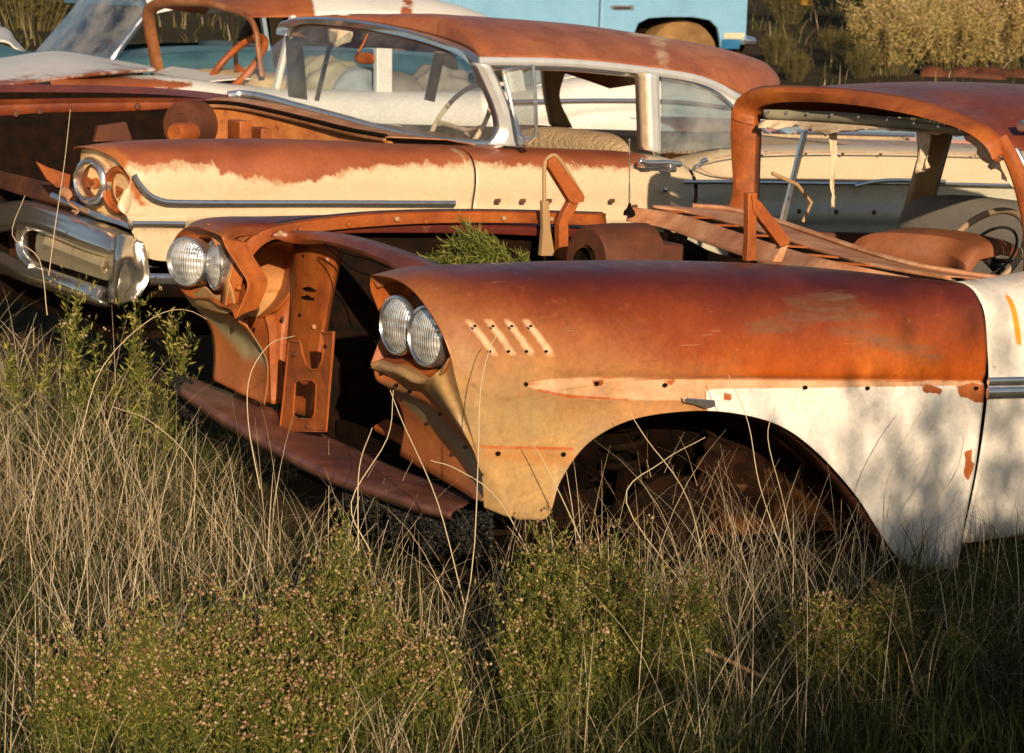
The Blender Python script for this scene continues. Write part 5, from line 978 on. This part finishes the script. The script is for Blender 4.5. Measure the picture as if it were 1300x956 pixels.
mb = MB(); mb.slab([tuple(xa(a_, b_)-np.array([0, .006, 0])) for a_, b_ in ((916, 50), (940, 50), (938, 62), (916, 62))], (0, .012, 0)); mb.build('lower_valance', M['navy'], tw, smooth=False)
c = xa(945, 52); mb = MB(); cushion(mb, c+np.array([.02, .85, .0]), (.20, 1.9, .11), 4); bm_ = mb.build('bumper', M['chrome'], tr)
mb = MB(); mb.slab([tuple(xa(a_, b_)+np.array([.0, .12, 0])) for a_, b_ in ((938, 56), (957, 56), (952, 70), (938, 66))], (0, .5, 0)); mb.build('bumper_bracket', M['black_and_shade'], bm_, smooth=False)
wz_ = float(gz(14, 15.2))
def truckwheel(cx_, cz_, yy):
    mb = MB(); mb.lathe([(.20, -.02), (.26, -.03), (.36, -.03), (.41, .01), (.42, .08), (.42, .18), (.40, .22), (.2, .22)], (cx_, yy, cz_), (0, 1, 0), 40); t_ = mb.build('wheel', M['dusty_tyre'], tr)
    mb = MB(); mb.lathe([(.001, .02), (.08, .0), (.1, .03), (.17, .04), (.20, -.01)], (cx_, yy, cz_), (0, 1, 0), 30); mb.build('wheel_rim', M['sky'], t_)
M['dusty_tyre'] = plain('mud_caked_tyre', (.30, .17, .065), .9, sc=3, var=1., bump=.8, bd=.03)
cw_ = xa(872, 24)
truckwheel(cw_[0]+.08, cw_[2]-.42, ty+.14); truckwheel(cw_[0]+.08, cw_[2]-.42, ty+1.5); truckwheel(cw_[0]-3.1, cw_[2]-.42, ty+.14); truckwheel(cw_[0]-3.1, cw_[2]-.42, ty+1.5)
mb = MB(); mb.box((cw_[0]-.2, ty+.9, zb+.2), (1.6, 1.2, .5)); mb.build('wheel_housing', M['black_and_shade'], tr, smooth=False)
# odd things in the field
p = ghit(1070, 16); mb = MB(); mb.tube([p+np.array([.62*math.cos(t)*.85, .62*math.cos(t)*-.5, .1+.55*math.sin(t)]) for t in np.linspace(0, math.pi, 24)], .11, 10)
M['yellow'] = plain('yellow_paint', (.55, .27, .02), .6, sc=3, var=.8)
tag(mb.build('arched_pipe', M['yellow'], None), 'yellow arched metal piece half hidden in the grass, far at the top', 'scrap metal')
for i, (a_, b_, w_) in enumerate(((1222, 98, .8), (1282, 98, 1.1))):
    p = ghit(a_, b_); mb = MB(); rws = [[p+np.array([x*DY, -x*DX, 0])+np.array([0, 0, .0+h])+np.array([DX, DY, 0])*d+np.random.uniform(-.04, .04, 3) for x in np.linspace(-w_/1.6, w_/1.6, 9)] for h, d in ((-.1, -.1), (.02, -.05), (.07, .1), (.05, .35), (-.1, .5))]
    mb.grid(grid(rws, 30, 16)); tag(mb.build('rusty_sheet', M['rust_dark'], None, solid=.01), ('shorter crumpled rusty sheet lying below the sunlit bushes, left one', 'longer crumpled rusty sheet at the right edge below the sunlit bushes')[i], 'metal sheet', 'crumpled rusty sheets in the field')
p = np.array([3.55, 3.72, .10]); q = np.array([3.85, 3.50, .05])
a_, b_ = P(895, 824, 'y', 3.85), P(985, 868, 'y', 3.75); mb = MB(); mb.tube([a_, (a_+b_)/2, b_], .006, 10); tag(mb.build('steel_rod', M['pillar_tan'], None), 'thin grey rod lying in the grass at the bottom right', 'rod')
# shredded black mat under the front pan
M['mat'] = NB('speckled_tar_mat'); b = M['mat']; v = b.n('ShaderNodeTexVoronoi'); b.l(b.co(), v.inputs['Vector']); v.inputs['Scale'].default_value = 130
b.l(b.mix(b.g(b.noise(150, 3), .60, .68), (.012, .012, .012), (.22, .20, .17)), b.b.inputs['Base Color']); b.b.inputs['Roughness'].default_value = .9; b.bump(v.outputs['Distance'], 1, .01); b.bump(b.noise(30, 5), 1, .02); M['mat'] = b.m
rt_ = [PL([(432, 600), (470, 612), (510, 626), (550, 640), (590, 650), (625, 652)], 'x', 2.70), PL([(436, 622), (472, 634), (508, 650), (548, 660), (585, 662), (625, 664)], 'x', 2.64), PL([(440, 640), (476, 652), (510, 664), (548, 678), (590, 684), (628, 680)], 'x', 2.66), PL([(446, 655), (480, 668), (512, 684), (550, 696), (590, 702), (630, 700)], 'x', 2.72)]
g = grid(rt_, 120, 50); g += np.random.normal(0, .004, g.shape); g[..., 0] += .012*np.sin(np.linspace(0, 30, 120))[None, :]*np.linspace(0, 1, 50)[:, None]; g[-1, :, 2] += np.random.uniform(-.03, .03, 120)
mb = MB(); mb.grid(g); tag(mb.build('shredded_mat', M['mat'], None, solid=.006, sharp=180), 'black speckled shredded mat hanging below the front pan of the nearest shell', 'mat')
g = grid([PL([(222, 480), (232, 478), (244, 486)], 'x', 2.72), PL([(220, 496), (230, 500), (246, 508)], 'x', 2.66), PL([(226, 520), (238, 528), (256, 536)], 'x', 2.70)], 30, 30); g += np.random.normal(0, .004, g.shape)
mb = MB(); mb.grid(g); tag(mb.build('mat_scrap', M['mat'], None, solid=.006, sharp=180), 'small black mat scrap at the far end of the front pan', 'mat')
# ============================================================ VEGETATION
def leafmat(name, cols, tr=.35, rough=.7):
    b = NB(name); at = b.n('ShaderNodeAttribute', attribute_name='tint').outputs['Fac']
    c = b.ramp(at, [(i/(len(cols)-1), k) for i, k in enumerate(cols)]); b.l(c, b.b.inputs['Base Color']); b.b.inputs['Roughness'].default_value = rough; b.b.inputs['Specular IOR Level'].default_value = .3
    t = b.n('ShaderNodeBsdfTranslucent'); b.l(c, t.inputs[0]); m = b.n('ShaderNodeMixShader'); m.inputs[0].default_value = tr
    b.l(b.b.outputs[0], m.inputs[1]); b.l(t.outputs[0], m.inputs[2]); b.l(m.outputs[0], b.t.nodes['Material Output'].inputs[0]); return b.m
M['straw'] = leafmat('dry_straw', [(.14, .09, .045), (.38, .28, .16), (.58, .47, .30), (.72, .63, .46)], .25)
M['green'] = leafmat('green_grass', [(.016, .024, .007), (.036, .052, .013), (.075, .092, .022), (.18, .16, .06)], .4)  # greens darkened to carry field shade that nothing casts
M['shrub'] = leafmat('shrub_leaf', [(.03, .042, .010), (.085, .105, .022), (.25, .25, .05), (.42, .36, .11)], .4)
M['field'] = leafmat('field_bush_painted_light', [(.10, .09, .03), (.28, .23, .08), (.48, .38, .16), (.60, .46, .26)], .4)  # bright tints paint sun into the leaves, the dark end paints shade
M['seed'] = leafmat('dried_flower_head', [(.11, .06, .03), (.22, .135, .07), (.33, .225, .13), (.52, .44, .33)], .1, .9)
M['juniper'] = leafmat('feathery_green', [(.03, .045, .010), (.09, .12, .022), (.20, .23, .045), (.36, .35, .09)], .3)
def ribbons(name, base, h, az, lean, curl, wdt, tint, mat, parent=None, seg=6, kink=None):
    n = len(h); t = np.linspace(0, 1, seg)[None, :]; d = np.stack([np.cos(az), np.sin(az), 0*az], -1)
    hh = h[:, None]; out = hh*(lean[:, None]*t+curl[:, None]*t**2.2); up = hh*np.sqrt(np.clip(1-(lean[:, None]+curl[:, None]*t**1.3)**2*.6, .08, 1))*t
    pos = base[:, None, :]+d[:, None, :]*out[..., None]; pos[..., 2] += up
    if kink is not None: pos[..., :2] += kink[:, None, :]*(t**1.5)[..., None]*hh[..., None]
    wa_ = az+np.pi/2+np.random.uniform(-.9, .9, n); s = np.stack([np.cos(wa_), np.sin(wa_), 0*wa_], -1)
    wt = (wdt[:, None]*(1-.85*t**1.6))[..., None]*s[:, None, :]/2
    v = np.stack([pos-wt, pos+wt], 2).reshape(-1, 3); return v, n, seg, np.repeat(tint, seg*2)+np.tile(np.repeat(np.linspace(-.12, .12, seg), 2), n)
def mesh_quads(name, V, F_, T, mat, parent=None):
    me = bpy.data.meshes.new(name); me.vertices.add(len(V)); me.vertices.foreach_set('co', V.astype(np.float32).ravel())
    me.loops.add(F_.size); me.loops.foreach_set('vertex_index', F_.astype(np.int32).ravel()); me.polygons.add(len(F_)); me.polygons.foreach_set('loop_start', np.arange(len(F_), dtype=np.int32)*F_.shape[1])
    me.update(calc_edges=True); at = me.attributes.new('tint', 'FLOAT', 'POINT'); at.data.foreach_set('value', np.clip(T, 0, 1).astype(np.float32)); me.materials.append(mat)
    me.polygons.foreach_set('use_smooth', [True]*len(F_))
    o = bpy.data.objects.new(name, me); C.objects.link(o)
    if parent is not None: o.parent = parent; o.matrix_parent_inverse = Matrix.Translation(-parent.location)
    return o
def rib_faces(n, seg, off=0):
    k = np.arange(seg-1)*2; f = np.stack([k, k+1, k+3, k+2], -1)[None]+(np.arange(n)*seg*2)[:, None, None]; return f.reshape(-1, 4)+off
def blades(name, xy, hr, lr, cr, wr, tr_, mat, seg=6, wind=(.25, .05), parent=None, zoff=0):
    n = len(xy); z = gz(xy[:, 0], xy[:, 1])+zoff; base = np.column_stack([xy, z]); U_ = np.random.uniform
    h = U_(*hr, n)*(.6+.4*np.random.rand(n)); az = U_(0, 2*np.pi, n)
    v, n, seg, T = ribbons(name, base, h, az, U_(*lr, n), U_(*cr, n), U_(*wr, n), U_(*tr_, n), mat, seg=seg, kink=np.column_stack([np.full(n, wind[0]*.3), np.full(n, wind[1])])*U_(.2, 1, n)[:, None])
    return mesh_quads(name, v, rib_faces(n, seg), T, mat, parent)
def scatter(n, x0, x1, y0, y1, clump=0, cs=.12, keep=None):
    if clump:
        c = np.column_stack([np.random.uniform(x0, x1, clump), np.random.uniform(y0, y1, clump)]); xy = c[np.random.randint(0, clump, n)]+np.random.normal(0, cs, (n, 2))
    else: xy = np.column_stack([np.random.uniform(x0, x1, n), np.random.uniform(y0, y1, n)])
    if keep is not None: xy = xy[keep(xy[:, 0], xy[:, 1])]
    return xy
def notcar(x, y):
    a = (x > 2.62) & (y > 4.42) & (y < 6.34) & (x < 7.15); b_ = (x > 2.78) & (y > 7.22) & (y < 9.25)
    c = (x > 2.5) & (y > 10.4) & (y < 12.2) & (x < 8.4); d = (x > 9) & (x < 16.2) & (y > 14.9) & (y < 16.9); return ~(a | b_ | c | d)
front_ = scatter(26000, -.2, 6.0, 2.9, 4.42, 900, .07, notcar); left_ = scatter(34000, -1.2, 2.9, 4.3, 10.2, 1500, .10, notcar); mid_ = scatter(3000, 2.6, 9, 6.35, 7.2, 200, .1, notcar)
g1 = np.concatenate([front_, left_, mid_])
tag(blades('green_grass', g1, (.08, .34), (0, .45), (0, .7), (.002, .0045), (0, .9), M['green'], 5), 'low green grass growing thick between the old cars', 'grass', kind='stuff')
s1 = np.concatenate([scatter(2900, -.2, 6.0, 3.45, 4.40, 260, .07, lambda x, y: notcar(x, y) & ((x < 3.55) | (np.random.rand(len(x)) < .35))), scatter(9800, -1.2, 2.75, 4.3, 9.6, 330, .15, notcar), scatter(700, 2.6, 9, 6.4, 7.2, 60, .1, notcar)])
tag(blades('dry_grass', s1, (.20, .60), (0, .4), (.1, .95), (.0013, .0030), (.35, 1), M['straw'], 8), 'tall dry straw coloured grass bending over the green grass', 'grass', kind='stuff')
u1_ = scatter(420, 2.85, 4.1, 4.35, 4.75, 60, .06); tag(blades('arch_grass', u1_, (.2, .6), (0, .4), (.1, .8), (.0016, .003), (.2, 1), M['straw'], 8), 'dry grass growing up through the empty wheel arch', 'grass', kind='stuff')
# long single stalks the photograph shows clearly
st_pts = [([(62, 350), (72, 290), (86, 210), (96, 140)], 6.6), ([(60, 400), (52, 330), (20, 300), (38, 250)], 6.6), ([(330, 620), (318, 540), (322, 480), (350, 440), (384, 430)], 5.0), ([(560, 900), (600, 740), (612, 600), (618, 500), (632, 448), (644, 430)], 4.2),
          ([(470, 700), (450, 640), (500, 560), (512, 500)], 4.3), ([(455, 700), (462, 600), (485, 548)], 4.3), ([(590, 770), (560, 640), (520, 540), (508, 500)], 4.3), ([(760, 740), (730, 660), (700, 590), (690, 568)], 4.25), ([(880, 760), (800, 640), (850, 590), (910, 560)], 4.2),
          ([(905, 780), (880, 640), (830, 560), (815, 530)], 4.2), ([(1000, 720), (970, 620), (960, 540), (940, 480)], 4.2), ([(1010, 720), (1000, 640), (985, 560), (1000, 520)], 4.2), ([(230, 700), (250, 600), (200, 540), (150, 520)], 5.6), ([(100, 560), (130, 470), (190, 410), (240, 395), (290, 420)], 6.2),
          ([(1120, 700), (1130, 620), (1160, 560), (1190, 520)], 4.2), ([(1170, 720), (1190, 650), (1225, 600), (1240, 560)], 4.2), ([(700, 760), (640, 640), (590, 600), (560, 590)], 4.25)]
V, Fc, T = [], [], []; off = 0
for pts, yy in st_pts:
    q = crom(PL(pts, 'y', yy), 16); q[:, 1] += np.linspace(0, .05, 16); mbx = MB(); mbx.tube(q, np.linspace(.0018, .0010, 16), 4, cap=False); vv = np.array(mbx.v); V.append(vv); Fc.append(np.array(mbx.f)+off); off += len(vv); T.append(np.full(len(vv), .8))
lt = scatter(9000, -1.2, 6.0, 3.3, 9.5, 700, .15, notcar)
tag(blades('grass_litter', lt, (.10, .34), (.7, 1.1), (.1, .6), (.002, .0045), (0, .8), M['straw'], 5, zoff=.03), 'flattened dead grass lying matted at the foot of the grass', 'grass', kind='stuff')
tag(mesh_quads('grass_stalks', np.concatenate(V), np.concatenate(Fc), np.concatenate(T), M['straw']), 'long single dry stalks standing above the grass', 'grass', kind='stuff')
# shrubs
def shrub(name, label, px, topy, yy, wpx, group, nst=46, seeds=1., lc=(0, 1), sc=(0, 1), cat='shrub', rnd=0, mat='shrub', leafl=.015, base=None, H=None, W_=None, parts=True, lpb=30):
    rs_ = np.random.RandomState(100+rnd)
    if base is None:
        top = P(px, topy, 'y', yy); base = np.array([top[0], yy, float(gz(top[0], yy))]); H = top[2]-base[2]; W_ = (P(px+wpx/2, topy, 'y', yy)-P(px-wpx/2, topy, 'y', yy))[0]
    root = thing(name, label, cat, tuple(base), group)
    V, Fc, T = [], [], []; SV, SF, ST = [], [], []; off = 0; so_ = 0
    oc = np.array([(1, 0, 0), (-1, 0, 0), (0, 1, 0), (0, -1, 0), (0, 0, 1), (0, 0, -1)]); of = np.array([(0, 2, 4), (2, 1, 4), (1, 3, 4), (3, 0, 4), (2, 0, 5), (1, 2, 5), (3, 1, 5), (0, 3, 5)])
    for s in range(nst):
        a = rs_.uniform(0, 2*np.pi); r = rs_.uniform(0, 1)**.6*W_/2; hh = H*(1-.35*(r/(W_/2))**2)*rs_.uniform(.72, 1.03)
        tip = base+np.array([r*np.cos(a), r*np.sin(a)*.8, hh]); b0 = base+np.array([r*.35*np.cos(a), r*.3*np.sin(a), 0]); m_ = (b0+tip)/2+rs_.normal(0, .015, 3)-np.array([0, 0, -.03])
        br = [(np.array([b0, m_, tip]), .0022)]
        for k in range(5):
            t = rs_.uniform(.5, .95); o_ = b0*(1-t)**2+2*m_*t*(1-t)+tip*t*t; e_ = o_+np.array([rs_.normal(0, .35), rs_.normal(0, .35), 1])*H*rs_.uniform(.10, .26); e_[2] = min(e_[2], base[2]+H*1.04); br.append((np.array([o_, (o_+e_)/2+rs_.normal(0, .006, 3), e_]), .0014))
        for q, rad in br:
            q = crom(q, 5); sd = rs_.normal(0, 1, 3); sd -= 0; sd /= np.linalg.norm(sd)
            w2_ = np.linspace(rad, rad*.5, 5)[:, None]*sd; vv = np.stack([q-w2_, q+w2_], 1).reshape(-1, 3); V.append(vv); Fc.append(np.array([(2*i, 2*i+1, 2*i+3, 2*i+2) for i in range(4)])+off); off += 10; T.append(np.full(10, .35)*1.0)
            nl = int(lpb*(.35 if rad < .002 else 1)); tt = rs_.uniform(.15, 1, nl); c_ = np.array([np.interp(tt, np.linspace(0, 1, 5), q[:, k]) for k in range(3)]).T
            dr_ = rs_.normal(0, 1, (nl, 3)); dr_[:, 2] = np.abs(dr_[:, 2])*1.1+.3; dr_ /= np.linalg.norm(dr_, axis=1)[:, None]; ll = leafl*rs_.uniform(.5, 1.2, nl)[:, None]
            sw_ = np.cross(dr_, rs_.normal(0, 1, (nl, 3))); sw_ /= np.linalg.norm(sw_, axis=1)[:, None]+1e-6; sw_ *= ll*.11
            vv = np.stack([c_-sw_*.4, c_+dr_*ll*.5-sw_, c_+dr_*ll, c_+dr_*ll*.5+sw_], 1).reshape(-1, 3); V.append(vv); Fc.append(np.arange(nl*4).reshape(-1, 4)+off); off += nl*4
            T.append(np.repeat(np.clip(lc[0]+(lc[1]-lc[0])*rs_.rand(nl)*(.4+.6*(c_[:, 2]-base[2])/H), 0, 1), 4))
            if q[-1][2] > base[2]+H*(.30+.4*rs_.rand()) and rs_.rand() < seeds*(1 if rad > .002 else .55):
                for j in range(rs_.randint(1, 4) if rs_.rand() < .8 else 6):
                    p_ = q[-1]+rs_.normal(0, .008, 3)*np.array([1, 1, .8]); r_ = rs_.uniform(.0026, .0062)*(H/.4 if H > .8 else 1); SV.append(p_+oc*r_*rs_.uniform(.7, 1.2, (6, 1))); SF.append(of+so_); so_ += 6; ST.append(np.full(6, rs_.uniform(*sc)))
    o = mesh_quads('foliage', np.concatenate(V), np.concatenate(Fc), np.concatenate(T), M[mat], root)
    if SV: SVo = mesh_quads('flower_heads', np.concatenate(SV), np.concatenate(SF), np.concatenate(ST), M['seed'], root); SVo['kind'] = 'stuff'
    return root
G1 = 'flowering bushes in the foreground'
sh = [(95, 790, 3.80, 110, 'small bush with brown flower heads at the bottom left edge, leftmost'), (185, 768, 3.78, 120, 'bush with pinkish brown heads, second from the bottom left corner'),
      (275, 752, 3.80, 130, 'rounded bush with dense brown heads, third from the left at the bottom'), (365, 738, 3.82, 140, 'tallest rounded brown headed bush of the bottom left row'), (462, 748, 3.80, 130, 'brown headed bush at the right end of the bottom left row'),
      (330, 812, 3.6, 240, 'wide low green bush in front of the bottom left row'), (545, 800, 3.72, 90, 'sparse low bush between the left and middle bush clumps'),
      (430, 664, 4.05, 70, 'slim upright bush with few heads before the gravel pan'), (690, 668, 3.95, 110, 'green bush with pale heads below the front corner of the nearest shell'), (765, 668, 3.98, 120, 'tall green bush with pale heads below the wheel arch front'),
      (800, 728, 3.8, 130, 'low green bush at the bottom middle'), (885, 716, 3.85, 80, 'upright bush with loose heads below the wheel arch centre'), (700, 760, 3.7, 150, 'wide green bush at the bottom middle left'),
      (1040, 764, 3.75, 90, 'bush with brown heads below the arch rear, left of a pair'), (1115, 748, 3.78, 110, 'bush with brown heads below the door gap, right of a pair'), (1212, 800, 3.65, 60, 'small bush with few heads at the bottom right')]
for i, (px, ty_, yy, wd, lb) in enumerate(sh):
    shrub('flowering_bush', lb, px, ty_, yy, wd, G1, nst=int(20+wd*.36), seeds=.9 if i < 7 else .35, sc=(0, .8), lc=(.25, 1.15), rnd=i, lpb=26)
G2 = 'weeds between the parked cars'
for i, (px, ty_, yy, wd, sd, lb, sc_) in enumerate(((88, 330, 7.0, 22, .9, 'weed with whitish flower heads in front of the chrome bumper', (.7, 1)), (172, 376, 6.9, 34, .7, 'green weed with whitish heads under the bumper end', (.6, 1)), (218, 392, 6.6, 40, .3, 'yellow green weed beside the far headlights', (.3, .9)),
                                                 (196, 440, 6.2, 60, .8, 'reddish brown weed left of the far front panel', (0, .35)), (30, 412, 7.0, 70, .1, 'dark green weed at the left edge below the bumper', (.2, .6)), (120, 420, 6.9, 70, .3, 'leafy green weed under the middle of the bumper', (.3, .9)))):
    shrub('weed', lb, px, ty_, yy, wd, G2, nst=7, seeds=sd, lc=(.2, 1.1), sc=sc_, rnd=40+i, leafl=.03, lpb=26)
# feathery plant in the engine bay
jb = np.array([3.42, 5.5, .05]); jr = thing('feathery_plant', 'feathery yellow green plant growing up inside the open engine bay', 'plant', tuple(jb))
V, Fc, T = [], [], []; off = 0; rs_ = np.random.RandomState(5)
targets = [(548, 322), (560, 310), (575, 318), (590, 300), (583, 276), (600, 296), (612, 310), (628, 300), (640, 316), (650, 326), (566, 330), (595, 322), (618, 326), (600, 284), (575, 300), (640, 330), (545, 334)]*3
for k, (px, py) in enumerate(targets):
    yv = 5.5+rs_.uniform(-.12, .15); tip = P(px+rs_.uniform(-14, 12), py+rs_.uniform(-8, 14), 'y', yv); o_ = np.array([3.40+rs_.uniform(-.08, .1), 5.5+rs_.uniform(-.06, .06), .60]); md = (o_+tip)/2+np.array([0, 0, .08])
    q = crom(np.array([jb, o_, md, tip]), 20)
    mbx = MB(); mbx.tube(q, np.linspace(.004, .001, 20), 4, cap=False); vv = np.array(mbx.v); V.append(vv); Fc.append(np.array(mbx.f)+off); off += len(vv); T.append(np.full(len(vv), .3))
    nl = 110; tt = rs_.uniform(.45, 1, nl); c_ = np.array([np.interp(tt, np.linspace(0, 1, 20), q[:, j]) for j in range(3)]).T; dd_ = (tip-md)/np.linalg.norm(tip-md)+rs_.normal(0, .6, (nl, 3)); dd_ /= np.linalg.norm(dd_, axis=1)[:, None]
    ll = rs_.uniform(.012, .040, nl)[:, None]; sw_ = np.cross(dd_, rs_.normal(0, 1, (nl, 3))); sw_ /= np.linalg.norm(sw_, axis=1)[:, None]; sw_ *= .0011
    vv = np.stack([c_-sw_, c_+sw_, c_+dd_*ll+sw_*.6, c_+dd_*ll-sw_*.6], 1).reshape(-1, 3); V.append(vv); Fc.append(np.arange(nl*4).reshape(-1, 4)+off); off += nl*4; T.append(np.repeat(rs_.uniform(.1, 1, nl), 4))
mesh_quads('fronds', np.concatenate(V), np.concatenate(Fc), np.concatenate(T), M['juniper'], jr)
# far field
ff = scatter(60000, -14, 60, 9.5, 75, 5200, .35, notcar); s_ = ff[:, 0]*DX+ff[:, 1]*DY; vis = (s_ < 62) & (s_ > 10) & (np.abs((ff[:, 0]*.8536-ff[:, 1]*.520)/s_) < .34); ff = ff[vis]
tag(blades('field_grass', ff, (.10, .32), (0, .5), (0, .7), (.008, .02), (.1, .95), M['green'], 4), 'dark olive grass covering the field behind the cars', 'grass', kind='stuff')
f2_ = ff[np.random.rand(len(ff)) < .35]; tag(blades('dry_field_grass', f2_+.1, (.15, .42), (0, .4), (0, .6), (.005, .012), (.0, .8), M['straw'], 4), 'dry tan grass scattered over the field behind the cars', 'grass', kind='stuff')
# bushes tinted sunlit at top right, shaded further left, copied from four built ones
protos = []
for i in range(4):
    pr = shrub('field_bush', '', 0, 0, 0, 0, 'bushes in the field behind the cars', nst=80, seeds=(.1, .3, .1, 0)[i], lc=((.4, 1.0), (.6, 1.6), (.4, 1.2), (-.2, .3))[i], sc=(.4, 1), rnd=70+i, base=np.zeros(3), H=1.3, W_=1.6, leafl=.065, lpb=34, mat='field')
    for ch in pr.children: ch.matrix_parent_inverse = Matrix.Identity(4)
    protos.append(pr)
spots = []
rs_ = np.random.RandomState(11)
named = [(1128, 88, 1.0, 0, 'sunlit green bush at the left end of the lit bushes'), (1165, 70, 1.1, 1, 'pinkish sunlit bush beside the left end of the lit bushes'), (1205, 84, .9, 0, 'low bright bush just above the shorter rusty sheet'), (1250, 82, 1.0, 2, 'yellow green bush above the gap between the rusty sheets'),
         (1292, 84, 1.0, 1, 'tall pale bush at the right edge above the longer rusty sheet'), (1150, 40, 1.3, 1, 'pinkish bush at the upper left of the lit bushes'), (1195, 50, 1.2, 0, 'round green bush in the middle of the lit bushes'), (1240, 52, 1.3, 2, 'large yellow green bush right of the middle of the lit bushes'),
         (1290, 50, 1.3, 0, 'large bush halfway up the right edge'), (1170, 18, 1.5, 2, 'bush near the top edge above the lit bushes, left one'), (1220, 22, 1.5, 1, 'bush near the top edge above the lit bushes, middle one'), (1275, 20, 1.6, 0, 'bush near the top edge above the lit bushes, right one'),
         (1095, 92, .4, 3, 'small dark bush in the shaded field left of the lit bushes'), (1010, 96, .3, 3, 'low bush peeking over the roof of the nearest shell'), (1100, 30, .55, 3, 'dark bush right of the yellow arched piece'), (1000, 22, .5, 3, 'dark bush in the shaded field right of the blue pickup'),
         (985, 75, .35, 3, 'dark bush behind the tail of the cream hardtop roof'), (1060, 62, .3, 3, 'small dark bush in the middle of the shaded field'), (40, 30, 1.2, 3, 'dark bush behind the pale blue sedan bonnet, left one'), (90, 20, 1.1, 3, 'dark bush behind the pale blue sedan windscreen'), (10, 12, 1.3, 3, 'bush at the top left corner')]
used = set()
for px, py, sc0, k, lb in named:
    b0 = ghit(px, py+8); pr = protos[k]
    if k in used:
        r = pr.copy(); C.objects.link(r)
        for ch in pr.children:
            c_ = ch.copy(); C.objects.link(c_); c_.parent = r
    else: r = pr; used.add(k)
    r.location = tuple(b0-np.array([0, 0, .02])); dist = np.linalg.norm(b0-CAM); s = sc0*(.55+dist/60.); r.scale = (s, s, s*rs_.uniform(.8, 1.1)); r.rotation_euler = (0, 0, rs_.uniform(0, 6)); r['label'] = lb

# tall thin bushes behind the camera: their broken shade falls over the grass and the lowest edge of the near car
for i, (x_, y_, h_) in enumerate(((-4.6, -2.6, 2.3), (1.75, -3.1, 2.95), (1.05, -2.5, 2.6), (1.4, -2.9, 3.0))):
    pr = protos[i % 4]; r = pr.copy(); C.objects.link(r)
    for ch in pr.children:
        c_ = ch.copy(); C.objects.link(c_); c_.parent = r
    r.location = (x_, y_, -.05); s = h_/1.3; r.scale = (s*.75, s*.75, s); r.rotation_euler = (0, 0, i*1.3); r['group'] = 'bushes behind the camera'; r['label'] = 'tall thin bush standing out of view behind the camera'
